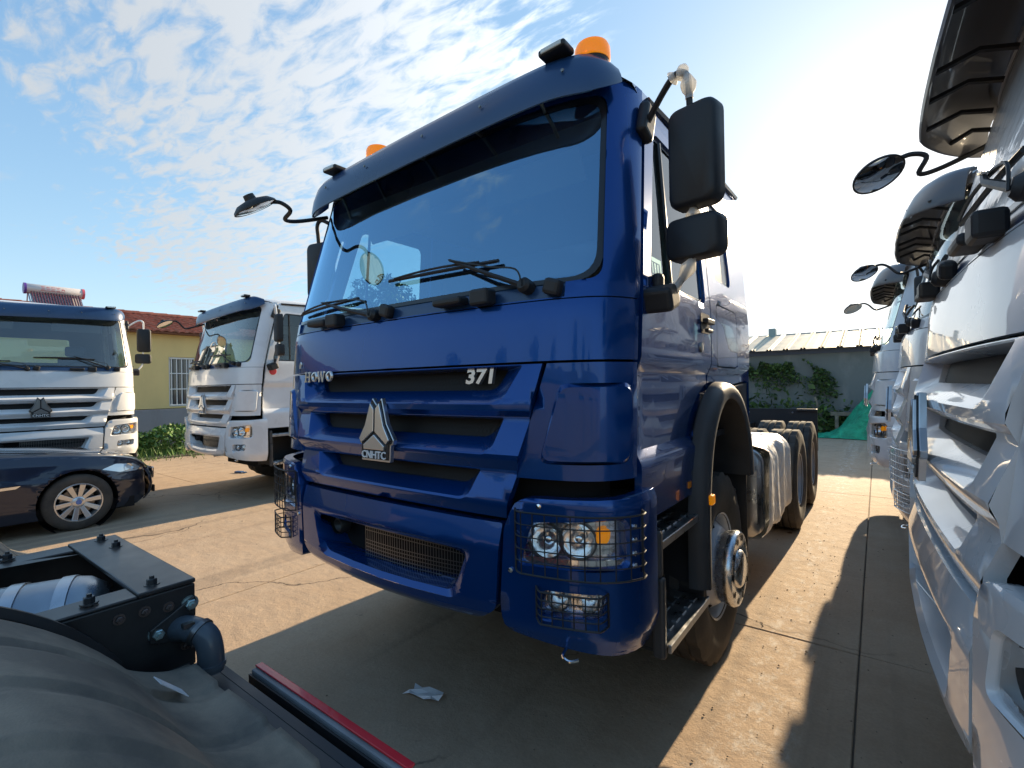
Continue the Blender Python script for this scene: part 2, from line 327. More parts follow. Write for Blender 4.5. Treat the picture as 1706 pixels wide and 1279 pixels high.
    def text(s, txt, size, mp, bold=.0, depth=.012, shear=0, res=2, sx=1):
        cu = bpy.data.curves.new('t', 'FONT'); cu.body = txt; cu.size = size; cu.extrude = depth/2; cu.offset = bold; cu.resolution_u = res; cu.shear = shear; cu.align_x = 'CENTER'; cu.align_y = 'CENTER'
        ob = bpy.data.objects.new('t', cu); me = ob.to_mesh(); vs = [mp(q.co.x*sx, q.co.y, q.co.z) for q in me.vertices]; s.add(vs, [tuple(q.vertices) for q in me.polygons]); ob.to_mesh_clear()
        bpy.data.objects.remove(ob); bpy.data.curves.remove(cu); return s
    def build(s, name, m, parent=None, smooth=35, bevel=0, bseg=2, label=None, loc=None):
        me = bpy.data.meshes.new(name); me.from_pydata(s.v, [], s.f); me.validate()
        for q in (m if isinstance(m, (list, tuple)) else [m]): me.materials.append(q)
        if any(s.mi) and len(me.polygons) == len(s.mi): me.polygons.foreach_set('material_index', s.mi)
        bm = bmesh.new(); bm.from_mesh(me); bmesh.ops.remove_doubles(bm, verts=bm.verts, dist=2e-5); bmesh.ops.recalc_face_normals(bm, faces=bm.faces) if not getattr(s, 'keepn', False) else None; bm.to_mesh(me); bm.free()
        if smooth: me.polygons.foreach_set('use_smooth', [True]*len(me.polygons)); me.set_sharp_from_angle(angle=R(smooth))
        o = bpy.data.objects.new(name, me); COL.objects.link(o); o.parent = parent
        if loc: o.location = loc
        if bevel:
            b = o.modifiers.new('bevel', 'BEVEL'); b.width = bevel; b.segments = bseg; b.limit_method = 'ANGLE'; b.angle_limit = R(40); b.harden_normals = False
        if label: o['label'] = label
        return o
def thing(name, label, cat, loc=(0, 0, 0), rz=0, group=None):
    o = bpy.data.objects.new(name, None); COL.objects.link(o); o.location = loc; o.rotation_euler = (0, 0, rz); o['label'] = label; o['category'] = cat
    o.empty_display_size = .3
    if group: o['group'] = group
    return o
def tag(o, label, cat, group=None):
    o['label'] = label; o['category'] = cat
    if group: o['group'] = group
    return o
def struct(o, kind='structure'): o['kind'] = kind; return o
def smooth_path(pts, n=6):
    P = [np.array(q, float) for q in pts]; P = [P[0]]+P+[P[-1]]; o = []
    for i in range(1, len(P)-2):
        for j in range(n):
            t = j/n; a, b, c, d = P[i-1:i+3]
            o.append(tuple(.5*((2*b)+(c-a)*t+(2*a-5*b+4*c-d)*t*t+(3*b-a-3*c+d)*t**3)))
    o.append(tuple(P[-2])); return o

# ------------------------------------------------------------------ ground
g = M(); g.bx(-400, 400, -400, 400, -.3, -.03); struct(g.build('ground', DIRT, smooth=0))
yard = M(); yard.bx(-27.0, 18.2, -15.5, 17.05, -.09, -.018); YARD = struct(yard.build('concrete_yard', DIRT, smooth=0))
slab = None
for i in range(-6, 4):
    for j in range(-3, 4):
        x0 = 1.82+4.1*i; y0 = -.55+5.0*j
        if y0+5 > 17.2: pass
        if slab is None:
            m = M(); m.bx(.004, 4.096, .004, 4.996, -.014, 0); slab = m.build('concrete_slab', CONC, YARD, smooth=0, bevel=.005, bseg=1); so_ = slab
        else:
            so_ = slab.copy(); COL.objects.link(so_)
        so_.location = (x0, y0-2.5+.05, random.uniform(-.002, .002)); so_.rotation_euler = (random.uniform(-.0003, .0003), random.uniform(-.0003, .0003), 0)

# ------------------------------------------------------------------ truck geometry
CAB = [(0, -.05), (.4, -.045), (.7, -.03), (.9, -.005), (1.02, .03), (1.1, .08), (1.155, .16), (1.175, .25), (1.175, .5), (1.175, 3)]
BMP = [(0, -.1), (.5, -.09), (.85, -.05), (1.05, .0), (1.15, .06), (1.2, .14), (1.22, .24), (1.22, .34), (1.22, 2)]
def prep(C, n=8):
    P = smooth_path(C[:-1], n)+[C[-1]]; a = np.array(P); s = np.r_[0, np.cumsum(np.hypot(*np.diff(a, axis=0).T))]
    ss = np.arange(0, 2.2, .005); x = np.interp(ss, s, a[:, 0]); y = np.interp(ss, s, a[:, 1])
    tx = np.gradient(x); ty = np.gradient(y); k = np.ones(9)/9
    tx = np.convolve(np.pad(tx, 4, 'edge'), k, 'valid'); ty = np.convolve(np.pad(ty, 4, 'edge'), k, 'valid'); l = np.hypot(tx, ty)
    ty[0] = 0
    return ss, x, y, tx/l, ty/l
PC, PB = prep(CAB), prep(BMP)
LZ, LV = [.6, 1.2, 1.73, 1.95, 2.05, 2.9, 3.1], [.0, 0, .025, .045, .065, .29, .34]
def lean(z): return float(np.interp(z, LZ, LV))
def Wz(z): return float(np.interp(z, [2.05, 3.1], [1, .93]))
def sample(Pp, s):
    a = abs(s)/.005; i = min(int(a), len(Pp[0])-2); t = a-i
    return [Pp[k][i]*(1-t)+Pp[k][i+1]*t for k in (1, 2, 3, 4)]
def cabmap(s, z, off=0):
    x, y, tx, ty = sample(PC, s); sg = -1 if s < 0 else 1; k = Wz(z)
    return (sg*(x*k+ty*off), y-tx*off+lean(z), z)
def bmpmap(s, z, off=0):
    x, y, tx, ty = sample(PB, s); sg = -1 if s < 0 else 1
    r = float(np.interp(z, [.6, .72, 1.2, 1.28], [-.05, 0, 0, -.025])); off = off+r
    return (sg*(x+ty*off), y-tx*off, z)
def maskmap(s, z, off=0):
    b = float(np.interp(z, [1.10, 1.165, 1.185, 1.295, 1.31, 1.355, 1.375, 1.51, 1.525, 1.55, 1.575, 1.735], [0, .025, .028, 0, 0, .03, .034, 0, 0, .032, .036, 0]))
    return cabmap(s, z, off+b*min(1, max(0, (.97-abs(s))/.15)))
def sidemap(sg):
    def f(y, z, off=0):
        pr = float(np.interp(z, [1.0, 1.06, 1.30, 1.325, 1.375, 1.69, 1.735, 1.76, 2.0], [-.03, 0, .004, .002, -.035, -.03, -.008, 0, 0]))*min(1, max(0, (y-.2)/.12))
        return (sg*(1.175*Wz(z)+pr+off), y, z)
    return f
CS = [i*.06 for i in range(-23, 24)]+[1.02, 1.08, 1.14, 1.2, 1.26, -1.02, -1.08, -1.14, -1.2, -1.26, 1.05, 1.11, 1.17, -1.05, -1.11, -1.17]
CZ = [.6+.05*i for i in range(52)]
def mirror_poly(h): return h+[(-a, b) for a, b in h[::-1]]
def tyre(m, c, ax, ro=.55, w=.30, ri=.27, n=60, lug=True):
    h = w/2; prof = [(ri, -h*.82), (ri+.06, -h*.98), ((ro+ri)/2, -h*1.06), (ro-.07, -h*1.02), (ro-.03, -h*.96), (ro, -h*.86), (ro, -h*.5), (ro, -h*.48), (ro-.014, -h*.46), (ro-.014, -h*.42), (ro, -h*.40), (ro+.003, -.012), (ro-.014, -.01), (ro-.014, .01), (ro+.003, .012), (ro, h*.40), (ro-.014, h*.42), (ro-.014, h*.46), (ro, h*.48), (ro, h*.5), (ro, h*.86), (ro-.03, h*.96), (ro-.07, h*1.02), ((ro+ri)/2, h*1.06), (ri+.06, h*.98), (ri, h*.82)]
    def mod(i, j, r, hh):
        if lug and (4 <= i <= 7 or 18 <= i <= 21) and j % 3 == 0: return r-.018, hh
        return r, hh
    m.lathe(prof, c, ax, n, mod)
def wheel(root, x, y, sg, dual=False, z=.555):
    out = Vector((sg, 0, 0)); m = M()
    tyre(m, (x, y, z), out, ri=.27 if dual else .298); 
    if dual: tyre(m, (x-sg*.345, y, z), out)
    t = m.build('tyre', RUBD if dual else RUB, root, smooth=28)
    m = M(); N = 40
    if not dual:
        # outer flange, convex disc with oval hand holes, hub cap ring
        prof = [(.30, .128), (.31, .133), (.302, .118), (.292, .09), (.286, .03), (.28, .02)]
        m.lathe(prof, (x, y, z), out, N)
        prof = [(.286, .02), (.278, .045), (.262, .075), (.235, .112), (.215, .135), (.18, .14), (.0, .14)]
    else:
        prof = [(.275, .13), (.285, .135), (.272, .12), (.26, .05), (.25, -.06), (.235, -.1), (.17, -.115), (.15, -.1), (.14, -.1), (.0, -.1)]
        m.lathe(prof[:5], (x, y, z), out, N); prof = prof[4:]
    m.lathe(prof, (x, y, z), out, N); m.build('rim', STEEL, root, smooth=40)
    m = M(); hb = .05 if not dual else -.112
    for k in range(8):
        a = k*math.pi/4+.2; rad = .205 if dual else .254
        p = []
        for b in [i*math.pi/6 for i in range(12)]:
            rb = rad+math.cos(b)*.018; ab = a+math.sin(b)*.032/rad; hh = hb+.013 if dual else float(np.interp(rb, [.215, .235, .262, .278], [.135, .112, .075, .045]))+.003
            p.append(Vector((x, y, z))+Vector((0, math.cos(ab)*rb, math.sin(ab)*rb))+out*hh)
        m.add(p, [tuple(range(12))])
    m.build('hand_hole', HOLE, root, smooth=0)['kind'] = 'stuff'
    m = M()
    if not dual:
        m.lathe([(.195, .13), (.214, .19), (.218, .222), (.207, .240), (.146, .242), (.128, .228), (.112, .224), (.106, .246), (.09, .258), (.0, .26)], (x, y, z), out, 36); m.build('hub_cap', HUBM, root, smooth=40)
        m = M()
        for k in range(10):
            a = k*math.pi/5; m.disc(Vector((x, y, z))+Vector((0, math.cos(a)*.177, math.sin(a)*.177))+out*.2435, out, .020, 10)
        m.build('hub_cap_hole', HOLE, root, smooth=0)['kind'] = 'stuff'
    else:
        m.lathe([(.12, -.12), (.12, .06), (.1, .08), (.0, .085)], (x, y, z), out, 24)
        for k in range(10):
            a = k*math.pi/5; m.lathe([(.016, -.12), (.016, -.06), (.0, -.06)], Vector((x, y, z))+Vector((0, math.cos(a)*.165, math.sin(a)*.165)), out, 6)
        m.build('hub', STEEL, root, smooth=40)
    return t

def emblem(root, mf, s0=0.0, z0=1.45, h=1.0, matl=SILV):
    def mp(u, v, w): return mf(s0+u*h, z0+v*h, .062+w)
    half = [(.0, .118), (.034, .152), (.075, .03), (.128, -.045), (.122, -.068), (.108, -.072), (.106, -.15)]
    out = half+[(-a, b) for a, b in half[::-1] if a > 0]
    def plate(pts, w0, w1, m, ins=0):
        n = len(pts); m.add([mp(a, b, w1) for a, b in pts]+[mp(a, b, w0) for a, b in pts], [tuple(range(n))]+[(i, (i+1) % n, n+(i+1) % n, n+i) for i in range(n)])
    m = M(); plate(out, -.022, .0, m); m.build('emblem', matl, root, smooth=0, bevel=.003)
    em = COL.objects[-1]
    m = M(); c = .93; plate([(a*c, (b-.0)*c) for a, b in out], 0, .006, m); e2 = m.build('emblem_ground', BLKG, root, smooth=0)
    m = M()
    plate([(-.006, .100), (-.032, .128), (-.068, .022), (-.112, -.045), (-.092, -.065), (-.006, -.008)], .006, .016, m)
    plate([(.006, .100), (.032, .128), (.068, .022), (.112, -.045), (.092, -.065), (.006, -.008)], .006, .016, m)
    plate([(0, -.022), (.078, -.074), (.074, -.094), (-.074, -.094), (-.078, -.074)], .006, .016, m)
    m.build('emblem_blade', matl, root, smooth=0, bevel=.003)
    m = M(); m.text('CNHTC', .050, lambda u, v, w: mp(u, v-.120, .012+w), bold=.0004, depth=.006, sx=1.02); m.build('emblem_lettering', WHT, root, smooth=0)
    return em

def truck(name, label, loc, rz, rear_window=False, guards=True, lettering=True, tractor=True, group=None, film=False):
    T = thing(name, label, 'truck', loc, rz, group)
    # ---- front skin
    m = M(); m.panel(rr([(-1.30, 1.745), (1.30, 1.745), (1.30, 1.985), (-1.30, 1.985)], .004, 1), [], cabmap, CS, CZ+[1.75, 1.765, 1.97], rim=.03); m.build('hood_panel', BLUE, T, smooth=40)
    hw = [(0, 1.995), (.965, 1.995), (.965, 2.055)]+rr([(.965, 2.06), (1.11, 2.06), (1.10, 2.90), (.965, 2.90)], [.0, .14, .09, 0], 6)[7:-7]+[(0, 2.90)]
    fh = dedupe(mirror_poly(hw))
    m = M(); m.panel([(-1.30, 1.99), (1.30, 1.99), (1.30, 2.975), (-1.30, 2.975)], [fh], cabmap, CS, CZ, rim=.02, hrim=.03); m.build('windscreen_frame', BLUE, T, smooth=40)
    m = M(); m.panel(rr([(-.96, 1.997), (.96, 1.997), (.96, 2.062), (-.96, 2.062)], .01, 2), [], lambda s, z, o: cabmap(s, z, o-.012-.12*max(0, z-2.03)), CS, [2.03]); m.build('cowl_panel', NAVY, T)
    gh = rr([(-1.115, 2.055), (1.115, 2.055), (1.105, 2.905), (-1.105, 2.905)], [.14, .14, .09, .09], 6); gi = rr([(-1.085, 2.075), (1.085, 2.075), (1.075, 2.87), (-1.075, 2.87)], [.12, .12, .08, .08], 6)
    m = M(); m.panel(gh, [gi], lambda s, z, o: cabmap(s, z, o-.01), CS, CZ); m.build('windscreen_seal', BLKG, T)
    m = M(); m.panel(gi, [], lambda s, z, o: cabmap(s, z, o-.012), CS[::2], CZ[::2]); m.build('windscreen', GLASS, T)
    # ---- grille mask
    gap = .012
    side = [(.735, 1.12), (.755, 1.20), (.80, 1.37), (.855, 1.60), (.885, 1.735)]
    outer = [(-a, b) for a, b in side]+side[::-1]; outer = outer[::-1]
    slots = [((.80, 1.732), (.715, 1.575), (.62, 1.715), (.585, 1.632)), ((.715, 1.522), (.665, 1.37), (.60, 1.505), (.55, 1.432)), ((.60, 1.305), (.545, 1.175), (.48, 1.29), (.43, 1.228))]
    holes = []; lofts = []
    for (xt, zt), (xb, zb), (it, jt), (ib, jb) in slots:
        A = rr([(-xb, zb), (xb, zb), (xt, zt), (-xt, zt)], [.05, .05, .012, .012], 6)
        B = rr([(-xb*.985, zb+.010), (xb*.985, zb+.010), (xt*.99, zt-.004), (-xt*.99, zt-.004)], [.05, .05, .01, .01], 6)
        Ci = rr([(-ib-.06, jb), (ib+.06, jb), (it+.07, jt), (-it-.07, jt)], [.05, .05, .01, .01], 6)
        holes.append(A); lofts.append((A, B, Ci))
    m = M(); m.panel(outer, holes, maskmap, CS, CZ+[1.165, 1.185, 1.295, 1.31, 1.355, 1.375, 1.51, 1.525, 1.55, 1.575], rim=.04)
    for A, B, Ci in lofts:
        k = 5
        def sub(l): return resn(l, k)
        LA, LB, LC = sub(A), sub(B), sub(Ci)
        m.loops([[maskmap(u, v, 0) for u, v in LA], [maskmap(u, v, -.006) for u, v in LB], [maskmap(u, v, -.072) for u, v in LC], [maskmap(u, v, -.10) for u, v in LC]])
    m.build('grille', BLUE, T, smooth=24)
    m = M()
    for A, B, Ci in lofts: m.panel(Ci, [], lambda s, z, o: maskmap(s, z, -.095+.0), CS, [])
    m.build('grille_mesh', MESHM, T)
    m = M()   # expanded-metal strands proud of the dark backing
    for A, B, Ci in lofts:
        z0 = Ci[0][1]; zs = [v for u, v in Ci]; us = [abs(u) for u, v in Ci]; zl, zh, um = min(zs), max(zs), max(us)-.03
        st = .022; cnt = int(2*um/st)
        for i in range(cnt):
            u = -um+i*st; dz = zh-zl
            for sg in (1, -1):
                a = cabquad(lambda s, z: maskmap(s, z, -.092), u, zl, u+sg*dz*.5, zh, .0028); m.add(*a)
    q = m.build('grille_strands', MESHM, T, smooth=0); q['kind'] = 'stuff'
    # ---- corner deflectors
    for sg in (-1, 1):
        o = [(.765, 1.285), (1.295, 1.285), (1.295, 1.735), (.905, 1.735)]; o = [(sg*a, b) for a, b in o]
        if sg < 0: o = o[::-1]
        inn = rr([(.875, 1.345), (1.245, 1.345), (1.255, 1.655), (.955, 1.655)], .04, 5); inn = [(sg*a, b) for a, b in inn]
        inn2 = rr([(.89, 1.36), (1.23, 1.36), (1.24, 1.64), (.965, 1.64)], .04, 5); inn2 = [(sg*a, b) for a, b in inn2]
        if sg < 0: inn = inn[::-1]; inn2 = inn2[::-1]
        m = M(); m.panel(o, [inn], cabmap, CS, CZ, rim=.04); m.loops([[cabmap(u, v, 0) for u, v in inn], [cabmap(u, v, .016) for u, v in inn2]]); m.panel(inn2, [], lambda s, z, off: cabmap(s, z, off+.016), CS, CZ)
        m.build('corner_panel', BLUE, T, smooth=30)
    # dark structure behind the panel gaps
    m = M(); m.panel([(-1.27, 1.0), (1.27, 1.0), (1.27, 2.02), (-1.27, 2.02)], [], lambda s, z, o: cabmap(s, z, -.115), CS[::2], [1.5]); m.build('cab_front_backing', HOLE, T)
    # ---- bumper: centre
    cb = [(-.715, 1.10), (-.60, .70), (.60, .70), (.715, 1.10)]; cb = [(-.60, .70), (.60, .70), (.70, .76), (.725, 1.10), (-.725, 1.10), (-.70, .76)]
    def cmap(s, z, off=0):
        x, y, zz = bmpmap(s, z, off+float(np.interp(z, [.69, .74, .79, 1.0, 1.04, 1.10], [-.04, -.01, .0, .0, -.01, -.025]))); return (x, y, zz-.035*math.cos(min(1, abs(s)/.75)*math.pi/2)*(1 if z < .9 else .0))
    ho = rr([(-.50, .775), (.50, .775), (.59, .99), (-.59, .99)], .05, 6); hi = rr([(-.47, .80), (.47, .80), (.555, .965), (-.555, .965)], .045, 6)
    m = M(); m.panel(rr(cb, [.03, .03, .03, .01, .01, .03], 4), [ho], cmap, CS, [.70+.02*i for i in range(21)], rim=.05)
    m.loops([[cmap(u, v, 0) for u, v in resn(ho, 4)], [cmap(u, v, -.02) for u, v in resn(hi, 4)], [cmap(u, v, -.16) for u, v in resn(hi, 4)]]); m.build('bumper_centre', BLUE, T, smooth=35)
    m = M(); m.panel(hi, [], lambda s, z, o: cmap(s, z, -.155), CS, []); m.build('intake_backing', HOLE, T)
    m = M()
    for i in range(40):
        u = -.22+i*.018
        if u < .50: m.add(*cabquad(lambda s, z: cmap(s, z, -.09), u, .80, u, .96, .0022))
    for i in range(9): m.add(*cabquad(lambda s, z: cmap(s, z, -.09), -.22, .805+i*.018, .50, .805+i*.018, .0022))
    m.build('radiator_mesh', DSILV, T, smooth=0)['kind'] = 'stuff'
    m = M(); p = cmap(-.43, .91, -.05); m.lathe([(.045, .0), (.05, -.01), (.05, -.06), (.04, -.06), (.038, -.012), (.03, -.01), (0, -.05)], p, (0, -1, 0), 20); m.build('tow_socket', BLK, T)
    # ---- bumper: corners with lamps
    for sg in (-1, 1):
        o = rr([(.745, 1.09), (.725, .80), (.735, .685), (1.0, .655), (1.45, .615), (1.45, 1.235), (1.25, 1.225), (.80, 1.215)], [.02, .0, .06, .0, .02, .015, .0, .06], 3)
        H1 = rr([(.80, .955), (1.255, .965), (1.25, 1.16), (.85, 1.125)], [.04, .05, .06, .04], 5)
        H2 = rr([(.885, .775), (1.14, .790), (1.155, .880), (.905, .875)], .025, 4)
        fl = lambda l: [(sg*a, b) for a, b in l][::(1 if sg > 0 else -1)]
        m = M(); mp = bmpmap
        m.panel(fl(o), [fl(H1), fl(H2)], mp, CS+[sg*1.32, sg*1.38, sg*1.44], CZ+[1.22, 1.2, .66], rim=.05)
        for H, ins in ((H1, .012), (H2, .008)):
            cx = sum(a for a, b in H)/len(H); cz = sum(b for a, b in H)/len(H)
            I = [(cx+(a-cx)*(1-ins*5), cz+(b-cz)*(1-ins*8)) for a, b in H]
            LA, LI = resn(fl(H), 2), resn(fl(I), 2)
            m.loops([[mp(u, v, 0) for u, v in LA], [mp(u, v, -.015) for u, v in LI], [mp(u, v, -.10) for u, v in LI]])
        # ledge across the bumper under the lamp
        m.build('bumper_corner', BLUE, T, smooth=35)
        for (H, nm, bowls, r) in ((H1, 'headlight', [(.905, 1.045), (1.04, 1.058)], .066), (H2, 'fog_lamp', [(.955, .828), (1.08, .835)], .040)):
            cx = sum(a for a, b in H)/len(H); cz = sum(b for a, b in H)/len(H); I = [(cx+(a-cx)*.95, cz+(b-cz)*.92) for a, b in H]
            m = M(); m.panel(fl(I), [rr([(sg*(bx_)+r*1.02*math.cos(t*math.pi/8), bz+r*1.02*math.sin(t*math.pi/8)) for t in range(16)], 0, 1) for bx_, bz in bowls], lambda s, z, o_: bmpmap(s, z, o_-.055), CS, [])
            hl = m.build(nm, LCH, T, smooth=40)
            m = M()
            for bx_, bz in bowls:
                c = Vector(bmpmap(sg*bx_, bz, -.055)); n_ = (Vector(bmpmap(sg*bx_, bz, .05))-c).normalized()
                m.lathe([(r*1.04, .004), (r, -.002), (r*.93, -.02), (r*.7, -.045), (r*.3, -.06), (.0, -.062)], c, n_, 24)
                m.lathe([(r*.35, -.06), (r*.35, -.025), (r*.2, -.012), (0, -.01)], c, n_, 12)
            m.build('reflector_bowl', LCH, hl, smooth=50)
            m = M()
            for bx_, bz in bowls:
                c = Vector(bmpmap(sg*bx_, bz, -.055)); n_ = (Vector(bmpmap(sg*bx_, bz, .05))-c).normalized(); m.lathe([(r*1.12, -.0), (r*1.12, .012), (r*1.02, .014), (r*1.0, -.0)], c, n_, 24)
            m.build('bezel_ring', GREYP if nm == 'headlight' else DSILV, hl, smooth=50)
            if nm == 'headlight':
                m = M(); m.panel(fl(rr([(1.115, 1.05), (1.175, 1.055), (1.185, 1.115), (1.12, 1.108)], .028, 5)), [], lambda s, z, o_: bmpmap(s, z, -.035), CS, [], rim=.03); m.build('indicator', AMB, hl, smooth=40)
                m = M(); m.panel(fl(rr([(.82, .965), (1.24, .98), (1.235, 1.0), (.825, .987)], .004, 2)), [], lambda s, z, o_: bmpmap(s, z, -.02), CS, [], rim=.03)
                m.build('lamp_trim', LCH, hl, smooth=0)
            else:
                m = M()
                for k in range(7): u = 1.0+k*.008; m.panel(fl([(u, .80), (u+.004, .80), (u+.004, .865), (u, .865)]), [], lambda s, z, o_: bmpmap(s, z, -.04), CS, [], rim=.01)
                m.build('lamp_trim', CHR, hl, smooth=0)
            m = M(); m.panel(fl(I), [], lambda s, z, o_: bmpmap(s, z, -.012), CS, [1.05]); m.build('lens', CLEARG, hl)
            if guards:
                m = M(); z0, z1, s0, s1 = (.945, 1.175, .80, 1.31) if nm == 'headlight' else (.770, .888, .885, 1.155)
                lift = .045
                def gp(s, z): 
                    e = min(1, (s-s0)/.03, (s1-s)/.03); e = max(0, e); return bmpmap(sg*s, z, .006+lift*e)
                nv = 12 if nm == 'headlight' else 8; nh = 6 if nm == 'headlight' else 5
                for k in range(nv):
                    u = s0+(s1-s0)*(k+.0)/(nv-1); m.tube([gp(u, z0-.004), gp(u, (z0+z1)/2), gp(u, z1)], .0026 if 0 < k < nv-1 else .004, 5)
                for k in range(nh):
                    z = z0+(z1-z0)*k/(nh-1); m.tube([gp(s0+(s1-s0)*j/24, z) for j in range(25)], .0026 if 0 < k < nh-1 else .004, 5)
                m.build(nm+'_guard', BLK, T, smooth=40)
        m = M()
        for (s, z) in ((.90, 1.19), (1.27, 1.12), (1.27, 1.07), (1.27, 1.02), (1.27, .975), (.775, .93)):
            c = Vector(bmpmap(sg*s, z, 0)); n_ = (Vector(bmpmap(sg*s, z, .05))-c).normalized(); m.lathe([(.011, 0), (.010, .006), (.0, .009)], c, n_, 8)
        m.build('bumper_screw', CHR, T, smooth=0)['kind'] = 'stuff'
    m = M(); m.tube(smooth_path([(.98, .02, .66), (.99, -.04, .655), (1.02, -.05, .645), (1.05, -.03, .65)], 4), .006, 6); m.build('tow_hook', CHR, T)
    m = M(); m.bx(-1.1, 1.1, .12, .36, .64, 1.2); m.build('bumper_beam', HOLE, T, smooth=0)
    # ---- sides
    arch = [(1.0, .62), (1.0, .90), (1.02, 1.10), (1.10, 1.33), (1.26, 1.49), (1.47, 1.555), (1.69, 1.51), (1.87, 1.38), (1.98, 1.20), (2.01, 1.02)]
    ap = smooth_path(arch, 4)
    wy = [-.2+.1*i for i in range(30)]; wz = [1.0+.05*i for i in range(42)]+[1.06, 1.30, 1.325, 1.375, 1.69, 1.735, 1.76]
    for sg in (-1, 1):
        mp = sidemap(sg)
        door = [(.268, 1.09), (.96, 1.09), (.985, 1.20), (1.07, 1.40), (1.22, 1.56), (1.33, 1.60), (1.33, 2.93), (.565, 2.93), (.335, 2.06), (.298, 1.74)]
        win = rr([(.42, 2.085), (1.25, 2.085), (1.25, 2.82), (.64, 2.82)], [.07, .06, .06, .05], 5)
        fl = lambda l: l[::sg]
        m = M(); m.panel(fl(door), [fl(win)], mp, wy, wz, rim=.03, hrim=.03); d = m.build('door', BLUE, T, smooth=32)
        m = M(); wi = rr([(.445, 2.105), (1.23, 2.105), (1.23, 2.80), (.655, 2.80)], [.06, .05, .05, .04], 5)
        m.panel(fl(win), [fl(wi)], lambda y, z, o_: mp(y, z, -.012), [], wz, hrim=.01); m.tube([mp(.70, 2.10, -.008), mp(.72, 2.80, -.008)], .011, 6); m.build('window_seal', BLKG, d)
        m = M(); m.panel(fl(wi), [], lambda y, z, o_: mp(y, z, -.018), [], wz[::2]); m.build('door_window', SGLASS, T)
        m = M(); m.panel(fl(rr([(1.13, 1.92), (1.30, 1.92), (1.30, 2.03), (1.13, 2.03)], .02, 3)), [], lambda y, z, o_: mp(y, z, .003), [], [], rim=.01)
        m.box((sg*(1.175+.02), 1.22, 1.985), (.03, .14, .028)); m.box((sg*(1.175+.02), 1.22, 1.935), (.02, .10, .02)); m.build('handle', BLK, d, smooth=0, bevel=.005)
        m = M(); m.lathe([(.028, 0), (.026, .008), (0, .01)], mp(1.13, 1.84, 0), (sg, 0, 0), 14); m.build('lock', DSILV, d)
        slp = [(1.345, 1.60), (2.36, 1.66), (2.36, 3.0), (1.345, 2.96)]
        sw = rr([(1.48, 2.27), (1.90, 2.27), (1.88, 2.76), (1.52, 2.76)], .07, 5); sh = rr([(1.46, 1.74), (1.98, 1.74), (1.98, 2.12), (1.46, 2.12)], .05, 5)
        m = M(); m.panel(fl(slp), [fl(sw), fl(sh)], mp, wy, wz, rim=.03, hrim=.012); m.build('cab_side', BLUE, T, smooth=32)
        m = M(); m.panel(fl(sw), [], lambda y, z, o_: mp(y, z, -.012), [], wz[::2]); m.build('sleeper_window', BLKG, T)
        si = rr([(1.468, 1.748), (1.972, 1.748), (1.972, 2.112), (1.468, 2.112)], .045, 5)
        m = M(); m.panel(fl(si), [], lambda y, z, o_: mp(y, z, .0), [1.6, 1.8], wz, rim=.012); m.build('locker_hatch', BLUE, T)
        # fender panel over the arch (dark)
        fp = [(.99, 1.10)]+[(a+0, b) for a, b in ap if b > 1.0 and a < 1.985][0:]+[(2.01, 1.02), (2.36, 1.02), (2.36, 1.645), (1.345, 1.59), (1.22, 1.55), (1.08, 1.39), (.995, 1.20)]
        fp = dedupe(fp)
        m = M(); m.panel(fl(fp[::-1]), [], lambda y, z, o_: (sg*(1.155+o_), y, z), [], [], rim=.03); m.build('arch_panel', GREYP, T, smooth=30)
        m = M(); m.bx(sg*1.15, sg*1.172, 1.86, 1.93, 1.49, 1.56); m.build('arch_clip', GREYP, T, smooth=0, bevel=.006)
        # flare lip
        rows = []
        for k, (y, z) in enumerate(ap):
            a = np.array(ap[max(0, k-1)]); b = np.array(ap[min(len(ap)-1, k+1)]); t = (b-a)/np.linalg.norm(b-a); nrm = np.array([-t[1], t[0]])
            q = lambda x, o_: (sg*x, y+nrm[0]*o_, z+nrm[1]*o_)
            rows.append([q(1.16, .10), q(1.195, .098), q(1.225, .088), q(1.245, .07), q(1.252, .045), q(1.25, .015), q(1.24, 0), q(1.18, -.004), q(.80, -.01), q(.62, -.01)])
        m = M(); m.strip(rows); m.build('wheel_arch', GREYP, T, smooth=45)
        m = M(); m.bx(sg*.62, sg*.64, .9, 2.05, .75, 1.6); m.build('inner_wing', HOLE, T, smooth=0)
        m = M(); m.bx(sg*.66, sg*1.2, 2.06, 2.085, .28, 1.30); m.build('mudflap', BLK, T, smooth=0, bevel=.004)
        m = M()
        for zz in (.55, .9, 1.2): m.lathe([(.014, 0), (.012, .01), (0, .012)], (sg*1.12, 2.06, zz), (0, -1, 0), 8)
        m.build('mudflap_bolt', DSILV, T, smooth=0)['kind'] = 'stuff'
        m = M(); m.bx(sg*1.236, sg*1.268, .955, 1.01, 1.035, 1.085); m.build('side_marker', AMB, T, smooth=0, bevel=.008)
        m = M(); m.bx(sg*1.172, sg*1.182, .86, .90, 1.13, 1.16); m.build('side_reflector', AMBD, T, smooth=0)
        # steps
        m = M(); m.bx(sg*.80, sg*.83, .36, 1.0, .52, 1.08); m.bx(sg*.82, sg*1.215, .36, .375, .56, 1.06); m.bx(sg*.82, sg*1.215, .955, .985, .56, 1.08); m.bx(sg*.82, sg*1.20, .36, .97, .545, .565); m.bx(sg*.82, sg*1.17, .36, .97, .955, .975); m.build('step_box', BLK, T, smooth=0, bevel=.006)
